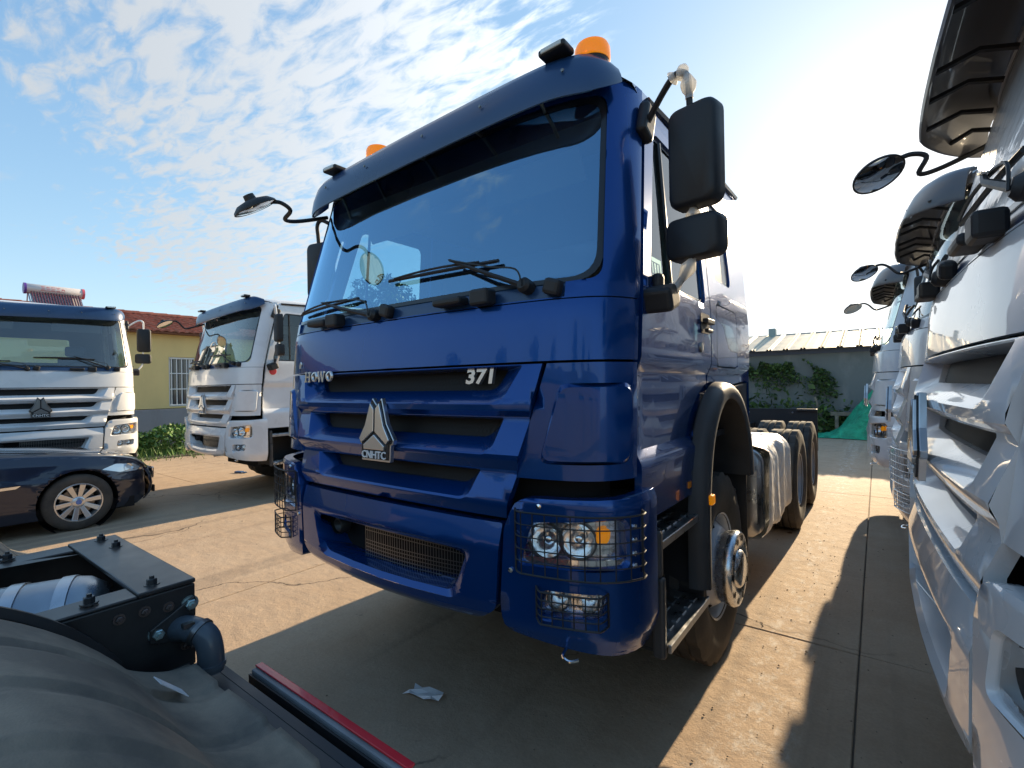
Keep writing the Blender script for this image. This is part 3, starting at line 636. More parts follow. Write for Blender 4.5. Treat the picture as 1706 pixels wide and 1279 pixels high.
        for zz, xo in ((.578, 1.235), (.99, 1.20)):
            m = M(); m.bx(sg*.92, sg*xo, .385, .945, zz-.01, zz)
            m.bx(sg*(xo-.004), sg*(xo+.012), .38, .95, zz-.03, zz+.006)
            for a in range(3):
                for b in range(6): m.bx(sg*(xo-.06-a*.075), sg*(xo-.035-a*.075), .42+b*.085, .475+b*.085, zz, zz+.008)
            m.build('step_tread', ALU, T, smooth=0, bevel=.003, bseg=1)
        m = M(); m.bx(sg*1.18, sg*1.232, .345, .385, .53, .86); m.bx(sg*1.17, sg*1.222, .345, .385, .86, 1.05); m.build('step_bracket', GREYP, T, smooth=0, bevel=.012)
        # under-cab mudguard edge in front of the wheel
        m = M(); m.bx(sg*1.13, sg*1.245, .975, 1.0, .60, 1.1); m.build('mudguard_edge', BLK, T, smooth=0, bevel=.006)
    # ---- roof, rear
    ys = [.335, .40, .5, .7, 1.1, 1.6, 2.2, 2.33, 2.36]; ez = [2.972, 3.0, 3.015, 3.03, 3.05, 3.07, 3.08, 3.07, 3.0]; rows = []
    for y, z in zip(ys, ez):
        w = 1.175*Wz(2.98); row = []
        for k in range(-12, 13):
            t = k/12; x = w*math.sin(t*math.pi/2); zz = 2.93+(z-2.93+.055)*(max(0, math.cos(t*math.pi/2)))**.42
            yy = y+(.18*(abs(t))**5 if y < .6 else 0); row.append((x, yy, zz))
        rows.append(row)
    m = M(); m.strip(rows); m.build('roof', BLUE, T, smooth=45)
    for sg in (-1, 1):
        m = M(); m.tube([(sg*1.105, .60, 2.955), (sg*1.112, 1.2, 2.985), (sg*1.108, 2.33, 3.02)], .016, 6); m.build('roof_gutter', BLKG, T)
    m = M(); hole = [rr([(-.62, 2.22), (.62, 2.22), (.62, 2.66), (-.62, 2.66)], .05, 4)] if rear_window else []
    m.panel([(-1.17, 1.1), (1.17, 1.1), (1.17, 2.1), (1.09, 3.04), (-1.09, 3.04), (-1.17, 2.1)], hole, lambda u, v, w: (u, 2.355+w, v), [], [], rim=0); m.build('cab_rear_wall', BLUE, T, smooth=0)
    m = M(); m.panel([(-1.14, 1.1), (1.14, 1.1), (1.14, 2.1), (1.08, 2.95), (-1.08, 2.95), (-1.14, 2.1)], hole, lambda u, v, w: (u, 2.30+w, v), [], [], rim=0, hrim=-.05); m.build('interior_rear_trim', INT, T, smooth=0)
    if rear_window: m = M(); m.panel(hole[0], [], lambda u, v, w: (u, 2.35, v), [], []); m.build('rear_window', SGLASS, T)
    # ---- interior
    m = M(); m.bx(-1.1, 1.1, .3, 2.3, 1.30, 1.34); m.build('cab_floor', INTD, T, smooth=0)
    m = M(); m.strip([[(x, y, z) for x in (-1.05, 0, 1.05)] for y, z in ((.42, 2.86), (.62, 2.80), (.9, 2.9), (2.3, 2.92))]); m.build('headliner', INT, T)
    m = M(); m.strip([[(x*.98, y+.06*(abs(x) > 1), z) for x in (-1.05, -.6, 0, .6, 1.05)] for y, z in ((.10, 2.03), (.16, 2.07), (.36, 2.05), (.55, 1.98), (.62, 1.9), (.64, 1.4))]); m.build('dashboard', INTD, T, smooth=50)
    for sx in (-.62, .62):
        m = M(); m.box((sx, 1.35, 1.72), (.5, .52, .14)); m.box((sx, 1.62, 2.02), (.48, .13, .56), Matrix.Rotation(R(-10), 3, 'X')); m.box((sx, 1.70, 2.40), (.28, .10, .18)); m.bx(sx-.18, sx+.18, 1.15, 1.55, 1.34, 1.66); m.build('seat', SEATM, T, smooth=0, bevel=.04, bseg=3)
    m = M(); c = Vector((.62, .86, 2.07)); nrm = Vector((0, .5, .87)).normalized(); e1 = Vector((1, 0, 0)); e2 = nrm.cross(e1)
    pts = [c+(e1*math.cos(a)+e2*math.sin(a))*.23 for a in [i*math.pi/14 for i in range(29)]]; m.tube(pts, .015, 6, cap=False); m.tube([c-e1*.22, c+e1*.22], .014, 5); m.tube([c, c-nrm*.35], .03, 6); m.build('steering_wheel', INTD, T)
    m = M()
    for sx in (-.55, .5): m.box((sx, .52, 2.72), (.62, .02, .16), Matrix.Rotation(R(30), 3, 'X'))
    m.build('sun_visor_flap', INT, T, smooth=0, bevel=.006)
    # ---- exterior visor: a shallow strip close above the glass
    vpl = [(0, .105), (.5, .11), (.8, .122), (.92, .145), (1.0, .185), (1.055, .25), (1.085, .34), (1.09, .46)]; PV = prep(vpl+[(1.09, 1.5)])
    SM = 1.215; rows = []
    vp = [(-.20, 3.02), (-.12, 3.02), (-.06, 2.995), (-.035, 2.96), (-.012, 2.89), (0, 2.82), (-.002, 2.80), (-.012, 2.80), (-.014, 2.82), (-.03, 2.89), (-.06, 2.945), (-.12, 2.985), (-.18, 2.995)]
    for k in range(-30, 31):
        s = SM*math.copysign(abs(k/30)**.85, k); x, y, tx, ty = sample(PV, s); sg = -1 if s < 0 else 1; f = max(0, (abs(s)-.98)/.235); row = []
        for o_, z in vp:
            z2 = z+.036*s; z2 = z2+(2.985-z2)*.62*f**1.6
            o2 = o_*(1-.55*f); row.append((sg*(x+ty*o2), y-tx*o2, z2))
        rows.append(row)
    m = M(); m.strip(rows); n = len(vp); m.f += [tuple(range(n)), tuple(len(m.v)-n+j for j in range(n))]; m.mi += [0, 0]; m.build('sun_visor', NAVY, T, smooth=40)
    for s in (-.86, -.45, .0, .42, .80):
        m = M(); x, y, tx, ty = sample(PV, s); sg = -1 if s < 0 else 1; a = cabmap(s, 2.88, -.01); m.tube([a, (sg*x, y+.012, 2.86+.036*s)], .010, 5); m.build('visor_bracket', DSILV, T)
    m = M()
    for s in (-.75, -.35, .12, .5, .92):
        x, y, tx, ty = sample(PV, s); sg = -1 if s < 0 else 1; m.lathe([(.008, 0), (.007, .005), (0, .006)], (sg*x, y+.010, 2.91+.036*s), (0, -1, 0), 8)
    m.build('visor_screw', DSILV, T, smooth=0)['kind'] = 'stuff'
    for s, yy in ((-.72, .175), (.87, .185)):
        rot = Matrix.Rotation(R(2*(-1 if s > 0 else 1)), 3, 'Y')
        m = M(); m.box((s, yy, 3.02+.036*s), (.13, .09, .03), rot); o = m.build('marker_lamp', BLK, T, smooth=0, bevel=.01, bseg=3)
        m = M(); m.box((s, yy-.042, 3.022+.036*s), (.10, .012, .02), rot); m.build('marker_lens', mat('pale_lens', (.55, .62, .62), .2, coat=.5), o, smooth=0, bevel=.004)
    # ---- wipers and cowl fittings
    for piv, j, b0, b1 in (((.80, 2.05), (.39, 2.225), (-.06, 2.195), (.65, 2.185)), ((-.13, 2.02), (-.62, 2.145), (-.95, 2.115), (-.30, 2.135))):
        m = M(); q = lambda a, o: cabmap(a[0], a[1], o)
        m.tube([q(piv, .03), q(((piv[0]+j[0])/2, (piv[1]+j[1])/2), .055), q(j, .04)], [.013, .010, .007], 6); m.lathe([(.03, -.03), (.032, .03), (.02, .045), (0, .046)], q(piv, .0), (0, -1, .2), 12); w = m.build('wiper', BLK, T)
        m = M(); m.tube([q((b0[0]+(b1[0]-b0[0])*t, b0[1]+(b1[1]-b0[1])*t), .012) for t in [i/12 for i in range(13)]], .009, 5)
        m.tube([q((b0[0]+(b1[0]-b0[0])*t, b0[1]+(b1[1]-b0[1])*t+.012*math.sin(math.pi*t)), .022+.014*math.sin(math.pi*t)) for t in [.08+i/14 for i in range(12)]], .006, 5); m.build('wiper_blade', BLK, w)
        m = M(); m.tube(smooth_path([q(piv, .05), q((piv[0]-.03, piv[1]+.07), .06), q((piv[0]-.16, piv[1]+.10), .06), q(j, .05)], 5), .004, 5); m.build('washer_hose', BLK, w)
    for s in (.42, .60, -.62, -.46):
        m = M(); c = Vector(cabmap(s, 2.025, .028)); m.box(c, (.17 if s in (.42, -.62) else .10, .07, .035 if s in (.42, -.62) else .07)); m.build('cowl_fitting', BLK, T, smooth=0, bevel=.012)
    for s in (.92, -.03): m = M(); c = Vector(cabmap(s, 2.035, .015)); m.box(c, (.075, .05, .065), Matrix.Rotation(.3, 3, 'Y')); m.build('cowl_fitting', BLK, T, smooth=0, bevel=.015)
    # ---- badges
    emblem(T, cabmap)
    m = M(); m.text('371', .088, lambda u, v, w: cabmap(.565+u, 1.69+v, -.04+w), bold=.003, depth=.02, sx=1.25, shear=.12); m.build('power_badge', SILV, T, smooth=0)
    # slab-serif lettering on the hood edge
    m = M(); u = -.86
    def bar(a, b, c, d): m.box(((a+c)/2, (b+d)/2, 0), (abs(c-a), abs(d-b), .008))
    h = .052
    def L_(ch, u0):
        if ch == 'H':
            for x in (0, .038): bar(u0+x, 0, u0+x+.013, h); bar(u0+x-.006, 0, u0+x+.019, .008); bar(u0+x-.006, h-.008, u0+x+.019, h)
            bar(u0, .022, u0+.05, .030); return .068
        if ch == 'O':
            ps = [(u0+.026+.020*math.cos(a), h/2+(h/2-.005)*math.sin(a), 0) for a in [i*math.pi/12 for i in range(25)]]; m.tube(ps, [.004+.005*abs(math.cos(i*math.pi/12)) for i in range(25)], 6, cap=False); return .060
        for (a, b, c, d) in ((0, h, .016, 0), (.016, 0, .03, h), (.03, h, .046, 0), (.046, 0, .06, h)):
            v = Vector((c-a, d-b, 0)); m.box((u0+(a+c)/2, (b+d)/2, 0), (v.length, .011 if b > d else .006, .008), Matrix.Rotation(math.atan2(v.y, v.x), 3, 'Z'))
        bar(u0-.006, h-.008, u0+.012, h); bar(u0+.05, h-.008, u0+.068, h); return .078
    for ch in 'HOWO': u += L_(ch, u)
    m.v = [cabmap(-.755+(a+.86)*1.16, 1.690+b*1.15, .016+c) for a, b, c in m.v]
    m.build('name_badge', SILV, T, smooth=0)
    m = M(); m.lathe([(.016, 0), (.012, .004), (0, .005)], cabmap(-.86, 1.80, .004), (-.1, -1, 0), 10); m.box(cabmap(-.86, 1.785, .006), (.018, .006, .02)); m.build('small_badge', SILV, T, smooth=0)
    # ---- main mirrors
    for sg in (-1, 1):
        m = M(); m.box((sg*1.135, .50, 2.80), (.05, .11, .16), Matrix.Rotation(R(-20), 3, 'X')); m.build('mirror_bracket', BLK, T, smooth=0, bevel=.02, bseg=3); m = M(); m.box((sg*1.22, .40, 2.02-.02), (.13, .12, .10), Matrix.Rotation(R(20), 3, 'X')); m.box((sg*1.19, .46, 2.06), (.05, .05, .12)); mb = m.build('mirror_bracket', BLK, T, smooth=0, bevel=.02, bseg=3)
        path = smooth_path([(sg*1.15, .48, 2.79), (sg*1.24, .43, 2.865), (sg*1.30, .40, 2.895), (sg*1.345, .39, 2.87), (sg*1.352, .40, 2.78), (sg*1.35, .42, 2.5), (sg*1.35, .44, 2.25), (sg*1.34, .43, 2.14), (sg*1.28, .43, 2.05), (sg*1.19, .43, 2.0)], 6)
        if sg < 0: path = [(x+.075*min(1, (abs(x)-1.15)/.2), y, z-.05*min(1, (abs(x)-1.15)/.2)) for x, y, z in path]
        m = M(); m.tube(path, .0135, 8); ma = m.build('mirror_arm', BLK, T)
        for nm, (cx, cy, cz), (w, h, r) in (('main_mirror', (1.365, .43, 2.555), (.205, .405, .05)), ('wide_angle_mirror', (1.355, .45, 2.235), (.232, .170, .045))):
            cx = cx if sg > 0 else cx-.075; cz = cz if sg > 0 else cz-.05; rot = Matrix.Rotation(R(-12*sg), 3, 'Z'); prof = rr([(-w/2, -h/2), (w/2, -h/2), (w/2, h/2), (-w/2, h/2)], r, 6)
            m = M(); ls = []
            for k, sc in ((-.052, .80), (-.045, .92), (-.03, .985), (.0, 1.0), (.03, 1.0)): ls.append([tuple(rot @ Vector((u*sc, k, v*(sc+(1-sc)*.5)))+Vector((sg*cx, cy, cz))) for u, v in prof])
            m.loops(ls); nn = len(prof); m.add(ls[0], [tuple(range(nn))]); m.add(ls[-1], [tuple(range(nn))]); mo = m.build(nm, BLKG if False else BLK, T, smooth=45)
            m = M(); m.add([tuple(rot @ Vector((u*.92, .0315, v*.95))+Vector((sg*cx, cy, cz))) for u, v in prof], [tuple(range(nn))]); m.build('mirror_glass', MIRM, mo, smooth=0)
    kerb_mirror(T, Vector((.10, .50, -.86)), (.12, .05, -.06))
    # ---- chassis
    for sg in (-1, 1):
        m = M(); m.bx(sg*.375, sg*.385, .55, 6.9, .74, 1.02); m.bx(sg*.31, sg*.38, .55, 6.9, 1.01, 1.02); m.bx(sg*.31, sg*.38, .55, 6.9, .74, .75); m.build('frame_rail', FRAME, T, smooth=0)
    m = M()
    for y in (.6, 1.4, 2.6, 4.0, 5.4, 6.85): m.bx(-.375, .375, y, y+.08, .76, .98)
    m.build('cross_member', FRAME, T, smooth=0)
    m = M(); m.bx(-.60, .60, .5, 2.3, .44, 1.3); m.build('engine_block', HOLE, T, smooth=0)  # engine mass, widened and lowered to block sun under the cab
    m = M(); m.bx(-.30, .30, 2.3, 4.1, .46, 1.0); m.build('gearbox_sun_block', HOLE, T, smooth=0, bevel=.05)  # unseen box in the transmission's place, added to keep sun off the ground ahead
    m = M(); m.tube([(-1.0, 1.5, .55), (1.0, 1.5, .55)], .06, 10); m.tube([(-.9, 4.725, .55), (.9, 4.725, .55)], .1, 10); m.tube([(-.9, 6.075, .55), (.9, 6.075, .55)], .1, 10); m.build('axle', FRAME, T)
    for sg in (-1, 1):
        wheel(T, sg*1.03, 1.5, sg)
        for y in (4.725, 6.075): wheel(T, sg*1.085, y, sg, dual=True)
    # fuel tank, right of the frame
    def tankloop(k, y): return [(k_[0], y, k_[1]) for k_ in rr([(.40+k, .45+k), (1.21-k, .45+k), (1.21-k, 1.12-k), (.40+k, 1.12-k)], .13, 6)]
    m = M(); yl = [(.06, 2.46), (.02, 2.47), (0, 2.50), (0, 2.60), (-.008, 2.605), (-.008, 2.63), (0, 2.635), (0, 3.6), (.02, 3.63), (.06, 3.64)]
    ls = [tankloop(k, y) for k, y in yl]; m.loops(ls); nn = len(ls[0]); m.add(ls[0], [tuple(range(nn))]); m.add(ls[-1], [tuple(range(nn))]); m.build('fuel_tank', TANKM, T, smooth=40)
    m = M(); m.lathe([(.045, 0), (.045, .03), (.03, .04), (0, .04)], (.95, 2.75, 1.10), (0, 0, 1), 14); m.build('filler_cap', BLK, T)
    if film:
        m = M(); ls = []
        for i in range(26):
            y = 2.62+i*.042; l = tankloop(-.014, y); l2 = []
            for j, (x, yy, z) in enumerate(l):
                d = .010*math.sin(i*.8+j*.5)+.010*math.sin(i*.35+j*.9)+rng.uniform(-.003, .003); cx, cz = .8, .78; vx, vz = x-cx, z-cz; ln = math.hypot(vx, vz); l2.append((x+vx/ln*(d+.03), yy+.01*math.sin(j*1.7), z+vz/ln*(d+.03)))
            ls.append(l2)
        m.loops(ls); m.build('tank_wrap', WRAP, T, smooth=60, label='crumpled white plastic wrap round the fuel tank')
    m = M(); m.bx(-1.2, -.40, 2.55, 3.7, .45, 1.08); m.build('battery_box', FRAME, T, smooth=0, bevel=.02)
    for y in (4.725, 6.075):
        for sg in (-1, 1):
            m = M(); rows = []
            for k in range(-9, 10):
                a = k/9*R(62); rows.append([(sg*x, y+.66*math.sin(a), .555+.64*math.cos(a)) for x in (.62, .64, 1.2, 1.235)]);
                rows[-1][3] = (rows[-1][3][0], rows[-1][3][1], rows[-1][3][2]-.03); rows[-1][0] = (rows[-1][0][0], rows[-1][0][1], rows[-1][0][2]-.03)
            if name == 'dump_truck': m.strip(rows); m.build('mudguard', BLK, T, smooth=45)
    m = M(); m.bx(-.36, .36, 5.05, 5.75, 1.10, 1.16); m.lathe([(.42, 0), (.42, .05), (.08, .05), (.07, 0)], (0, 5.4, 1.13), (0, 0, 1), 28); m.build('fifth_wheel', FRAME, T, smooth=30)
    m = M(); m.bx(-1.22, 1.22, 6.83, 6.85, .62, 1.24); m.bx(.95, 1.22, 6.78, 6.83, 1.2, 1.24); m.build('rear_mudflap_board', BLK, T, smooth=0, bevel=.01)
    m = M()
    for x in (-.9, -.3, .3, .9): m.lathe([(.014, 0), (.012, .01), (0, .012)], (x, 6.83, 1.18), (0, -1, 0), 8)
    m.build('board_bolt', DSILV, T, smooth=0)['kind'] = 'stuff'
    # air lines and elbow behind the cab
    m = M(); m.tube(smooth_path([(.5, 2.5, 1.35), (.7, 2.62, 1.30), (.8, 2.75, 1.22), (.6, 2.9, 1.15)], 5), .022, 8); m.build('air_hose', DSILV, T)
    m = M(); m.lathe([(.11, -.3), (.12, -.28), (.12, .28), (.11, .3), (0, .3)], (.52, 2.62, 1.45), (0, 0, 1), 20); m.build('air_cleaner', BLK, T)
    if film:
        for pth in ([(1.28, .41, 2.89), (1.32, .395, 2.895), (1.348, .39, 2.86), (1.352, .40, 2.78)], [(1.35, .425, 2.39), (1.35, .43, 2.34), (1.35, .44, 2.30)], [(1.35, .44, 2.18), (1.335, .43, 2.13), (1.28, .43, 2.05), (1.22, .43, 2.015)]):
            P = smooth_path(pth, 7); r_ = [.021+.009*math.sin(i*.8+1)+rng.uniform(0, .003) for i in range(len(P))]; r_[0] = r_[-1] = .017
            m = M(); m.tube(P, r_, 9, cap=False); m.build('arm_film', FILM, T, smooth=60, label='torn translucent protective film on the mirror arm')
    return T
def kerb_mirror(T, ax, d=(0, 0, 0)):
    d = Vector(d); P = [Vector(cabmap(-1.12, 2.82, .02)), Vector((-1.06, .12, 2.74)), Vector((-1.03, .02, 2.72))]+[Vector(q)+d for q in ((-1.03, -.06, 2.80), (-1.03, -.12, 2.83), (-1.03, -.19, 2.815))]
    m = M(); m.tube(smooth_path(P, 6), .0125, 8); m.build('kerb_mirror_arm', BLK, T)
    c = Vector((-1.05, -.26, 2.765))+d; ax = ax.normalized()
    m = M(); m.lathe([(0, -.045), (.05, -.042), (.095, -.03), (.121, -.008), (.125, .004), (.117, .006), (.115, .002)], c, ax, 28); m.lathe([(0, -.075), (.03, -.075), (.035, -.03)], c, ax, 12)
    mo = m.build('kerb_mirror', BLK, T, smooth=45); m = M(); m.lathe([(.116, .003), (.06, .012), (0, .016)], c, ax, 28); m.build('mirror_glass', MIRM, mo)
def big_visor(T, vmat):
    # the deeper smoked visor
    vp = [(-.10, 3.02), (.0, 3.03), (.07, 3.02), (.125, 2.99), (.165, 2.94), (.20, 2.87), (.225, 2.795), (.218, 2.785), (.205, 2.795), (.185, 2.86), (.15, 2.93), (.11, 2.97), (.06, 2.995), (-.02, 3.0)]
    rows = []; SM = 1.14
    for k in range(-26, 27):
        s = SM*math.copysign(abs(k/26)**.85, k); f = max(0, (abs(s)-.80)/.34); row = []
        for off, z in vp:
            zz = z-.035*f*f-.01*(abs(s)/1.3)**2; oo = off*(1-.62*f**1.3); x, y, _ = cabmap(s, 2.80, oo); row.append((x, y-.02+ .03*0, zz+.03*f*(2.95-z)*4*f))
        rows.append(row)
    m = M(); m.strip(rows)
    n = len(vp); m.f += [tuple(range(n)), tuple(len(m.v)-n+j for j in range(n))]; m.mi += [0, 0]
    m.build('sun_visor', vmat, T, smooth=50)
    for s in (-1.0, -.75, -.45, -.2, .2, .45, .75, 1.0):
        m = M(); a = cabmap(s, 2.83, .0); b = cabmap(s, 2.80, .20*(1 if abs(s) < 1 else .75)); m.tube([a, ((a[0]+b[0])/2, (a[1]+b[1])/2, 2.86), (b[0], b[1]-.02, 2.82)], .012, 5)
        m.build('visor_bracket', BLK, T)
    m = M()
    for s in (-.75, -.35, .3, .75): 
        c = Vector(cabmap(s, 2.80, .195)); m.lathe([(.008, 0), (.007, .006), (0, .008)], (c.x, c.y-.022, 2.862), (0, -1, .3), 8)
    m.build('visor_screw', DSILV, T, smooth=0)['kind'] = 'stuff'
def resn(l, k):
    o = []; n = len(l)
    for i in range(n):
        a, b = l[i], l[(i+1) % n]
        L = math.hypot(b[0]-a[0], b[1]-a[1]); kk = k if L > .12 else 1
        for j in range(kk): t = j/kk; o.append((a[0]+(b[0]-a[0])*t, a[1]+(b[1]-a[1])*t))
    return o
def cabquad(mp, u0, v0, u1, v1, w):
    n = max(1, int(abs(u1-u0)/.08)); vs = []; d = math.hypot(u1-u0, v1-v0); nx, ny = -(v1-v0)/d*w, (u1-u0)/d*w
    for i in range(n+1):
        t = i/n; u, v = u0+(u1-u0)*t, v0+(v1-v0)*t; vs += [mp(u-nx, v-ny), mp(u+nx, v+ny)]
    return vs, [(2*i, 2*i+1, 2*i+3, 2*i+2) for i in range(n)]
def children(o): return [c for c in bpy.data.objects if c.parent == o]
def copy_tree(o, par=None, kids=None, swap=None, skip=()):
    c = o.copy(); COL.objects.link(c); c.parent = par
    if c.type == 'MESH' and swap:
        for i, sl_ in enumerate(c.material_slots):
            key = (o.name.split('.')[0], sl_.material.name); nm = swap.get(key) or swap.get(sl_.material.name)
            if nm: c.material_slots[i].link = 'OBJECT'; c.material_slots[i].material = nm
    for ch in kids.get(o, []):
        if ch.name.split('.')[0] in skip: continue
        copy_tree(ch, c, kids, swap, skip)
    return c
def kidmap():
    k = {}
    for o in bpy.data.objects:
        if o.parent: k.setdefault(o.parent, []).append(o)
    return k

blue = truck('tractor_truck', 'dark blue tractor unit with orange roof beacons in the middle of the yard', (0, 0, 0), 0, rear_window=False, film=True)
for x, y in ((.965, .33), (-.49, .33)):
    m = M(); c = (x, y, 3.036)
    m.lathe([(.070, -.02), (.072, .008), (.07, .010)], c, (0, 0, 1), 28); b = m.build('beacon', BLK, blue)
    m = M(); m.lathe([(.074, .005), (.078, .015), (.077, .060), (.070, .076), (.045, .082), (0, .084)], c, (0, 0, 1), 28); m.lathe([(.045, .01), (.05, .05), (.04, .075), (0, .085)], c, (0, 0, 1), 16); m.build('beacon_lens', AMB, b, smooth=50)
# red sticker seen in the lower corner of the door window
m = M(); sm = sidemap(1)
m.panel([(.50, 2.12), (.66, 2.12), (.66, 2.22), (.50, 2.22)], [[(.52, 2.14), (.64, 2.14), (.64, 2.20), (.52, 2.20)]], lambda y, z, w: sm(y, z, -.03), [], []); 
for k in range(3): m.panel([(.535+k*.035, 2.145), (.555+k*.035, 2.145), (.555+k*.035, 2.195), (.535+k*.035, 2.195)], [], lambda y, z, w: sm(y, z, -.03), [], [])
m.build('window_sticker', REDT, blue, smooth=0)
# front plate area: paper note behind screen
km = kidmap()
white_swap = {'blue_paint': WHITE, 'windscreen_glass': WGLASS, ('sun_visor', 'visor_plastic'): NAVY}
SK = ('bumper_screw', 'kerb_mirror', 'kerb_mirror_arm', 'tank_wrap', 'arm_film', 'beacon', 'window_sticker', 'headlight_guard', 'fog_lamp_guard', 'power_badge', 'name_badge', 'small_badge')
def rear_win(T):
    hole = [rr([(-.62, 2.22), (.62, 2.22), (.62, 2.66), (-.62, 2.66)], .05, 4)]
    m = M(); m.panel([(-1.17, 1.1), (1.17, 1.1), (1.17, 2.1), (1.09, 3.04), (-1.09, 3.04), (-1.17, 2.1)], hole, lambda u, v, w: (u, 2.355+w, v), [], []); m.build('cab_rear_wall', WHITE, T, smooth=0)
    m = M(); m.panel([(-1.14, 1.1), (1.14, 1.1), (1.14, 2.1), (1.08, 2.95), (-1.08, 2.95), (-1.14, 2.1)], hole, lambda u, v, w: (u, 2.30+w, v), [], [], hrim=-.05); m.build('interior_rear_trim', INT, T, smooth=0)
    m = M(); m.panel(hole[0], [], lambda u, v, w: (u, 2.35, v), [], []); m.build('rear_window', SGLASS, T)
def white_truck(label, loc, rz, extra=None, skip=SK, rear=False, group=None):
    sw = dict(white_swap); sw.update(extra or {})
    c = copy_tree(blue, None, km, sw, skip+(('cab_rear_wall', 'interior_rear_trim') if rear else ()))
    c.location = loc; c.rotation_euler = (0, 0, rz); c['label'] = label
    if group: c['group'] = group
    if rear: rear_win(c)
    return c
GR = 'white trucks parked side by side on the right'
EM = {('emblem', 'badge_silver'): DSILV, ('emblem_blade', 'badge_silver'): DSILV}
WM = {('main_mirror', 'black_plastic'): BLK, ('mirror_arm', 'black_plastic'): WHITE}
W1 = white_truck('white truck at far left behind the black car, seen from the front', (-8.02, -.0, 0), R(86), {**EM, **WM}, rear=True)
W2 = white_truck('white truck just left of the blue tractor, with a red round sticker on its door', (-6.42, 1.67, 0), R(-.9), WM)
T1 = white_truck('nearest white truck, cut by the right edge of the photo', (2.14, .70, 0), R(-88), {('sun_visor', 'visor_plastic'): SMOKE, ('windscreen', 'windscreen_glass'): MILK}, skip=SK+('sun_visor', 'visor_bracket', 'visor_screw', 'marker_lamp'), group=GR)
T2 = white_truck('second white truck in the right-hand row, with white wire lamp guards', (2.10, 3.66, 0), R(-90), {('sun_visor', 'visor_plastic'): SMOKE, ('headlight_guard', 'black_plastic'): WHITE, ('fog_lamp_guard', 'black_plastic'): WHITE}, skip=tuple(k for k in SK if 'guard' not in k)+('sun_visor', 'visor_bracket', 'visor_screw', 'marker_lamp'), group=GR)
T3 = white_truck('farthest white truck in the right-hand row, nearest the green net', (1.90, 6.65, 0), R(-90), skip=SK+('sun_visor', 'visor_bracket', 'visor_screw', 'marker_lamp'), group=GR)
for o in (W1, W2, T1, T2, T3): o.name = 'white_truck'; kerb_mirror(o, Vector((.36, .34, -.86)), (0, .11, 0) if o is T1 else (0, 0, 0))
for o in (T1, T2, T3): big_visor(o, SMOKE)
m = M(); m.lathe([(.055, 0), (.05, .006), (0, .007)], (1.185, .42, 1.93), (1, 0, 0), 18); m.build('door_sticker', REDT, W2)

# ------------------------------------------------------------------ foliage helper
def leaves(m, c, r, n, size, flat=1.0, mats=3, sq=(1, 1, 1)):
    for _ in range(n):
        d = rng.normal(size=3); d /= np.linalg.norm(d); q = np.array(c)+d*r*np.array(sq)*rng.uniform(.35, 1)**.5
        u = rng.normal(size=3); u /= np.linalg.norm(u); w = np.cross(u, rng.normal(size=3)); w /= np.linalg.norm(w); s = size*rng.uniform(.6, 1.3)
        m.cur = int(rng.integers(0, mats)); m.add([q-u*s, q-w*s*.45, q+u*s, q+w*s*.45], [(0, 1, 2, 3)])
    m.cur = 0

# ------------------------------------------------------------------ yellow building on the left
XB = -15.4
B = thing('yellow_building', 'low yellow building with red tiled roof and barred window behind the white trucks', 'building', (XB, 0, 0))
m = M(); wallp = [(-14, 1.15), (16, 1.15), (16, 3.42), (-14, 3.42)]; wn = [(4.05, 1.20), (5.25, 1.20), (5.25, 2.72), (4.05, 2.72)]
m.panel(wallp, [wn], lambda u, v, w: (w, u, v), [], [], hrim=.18); m.bx(-6, -.2, -14, 16, 0, 3.4); m.build('wall', YEL, B, smooth=0)
m = M(); m.bx(-.19, .05, -14, 16, 0, 1.13); m.build('plinth', PLINTH, B, smooth=0, bevel=.01)
m = M(); 
for (a, b, c, d) in ((4.05, 4.11, 1.2, 2.72), (5.19, 5.25, 1.2, 2.72), (4.11, 5.19, 1.2, 1.26), (4.11, 5.19, 2.66, 2.72), (4.62, 4.68, 1.26, 2.66)): m.bx(-.15, -.09, a, b, c, d)
wf = m.build('window', WHT, B, smooth=0)
m = M(); m.bx(-.13, -.12, 4.1, 5.2, 1.25, 2.68); m.build('pane', mat('dark_window_glass', (.05, .055, .065), .08, coat=1), wf, smooth=0)
for k in range(9):
    m = M(); y = 4.10+k*.1375; m.bx(.02, .04, y, y+.02, 1.22, 2.70); m.build('window_bar', WHT, wf, smooth=0)
for z in (1.24, 1.72, 2.2, 2.67):
    m = M(); m.bx(.041, .055, 4.05, 5.25, z, z+.025); m.build('window_rail', WHT, wf, smooth=0)
m = M(); m.bx(-.02, .30, -14, 16, 3.40, 3.46); m.build('eaves_board', mat('eaves_timber', (.22, .10, .07), .8), B, smooth=0)
# interlocking roof tiles: rolls across, stepped courses up the slope
ridge = (-2.4, 4.24); eav = (.38, 3.44); courses = 11; m = M(); sl_len = math.hypot(ridge[0]-eav[0], ridge[1]-eav[1])
for side in (0, 1):
    for c_ in range(courses):
        rows = []
        for e, up in ((0, 0), (0, .045), (1, 0)):
            t = (c_+e)/courses; x = eav[0]+(ridge[0]-eav[0])*t; z = eav[1]+(ridge[1]-eav[1])*t+up
            if side: x = 2*ridge[0]-x
            row = []
            for k in range(0, 900):
                y = -14+k/30; row.append((x, y, z+.028*abs(math.sin(math.pi*y/.21))))
            rows.append(row)
        m.strip(rows)
q = m.build('roof_tiles', TILE, B, smooth=30); q['kind'] = 'stuff'
m = M()
for k in range(75):
    y = -14+k*.4; m.tube([(ridge[0], y, ridge[1]+.03), (ridge[0], y+.4, ridge[1]+.045)], .09, 8)
q = m.build('ridge_tiles', TILE, B, smooth=40); q['kind'] = 'stuff'

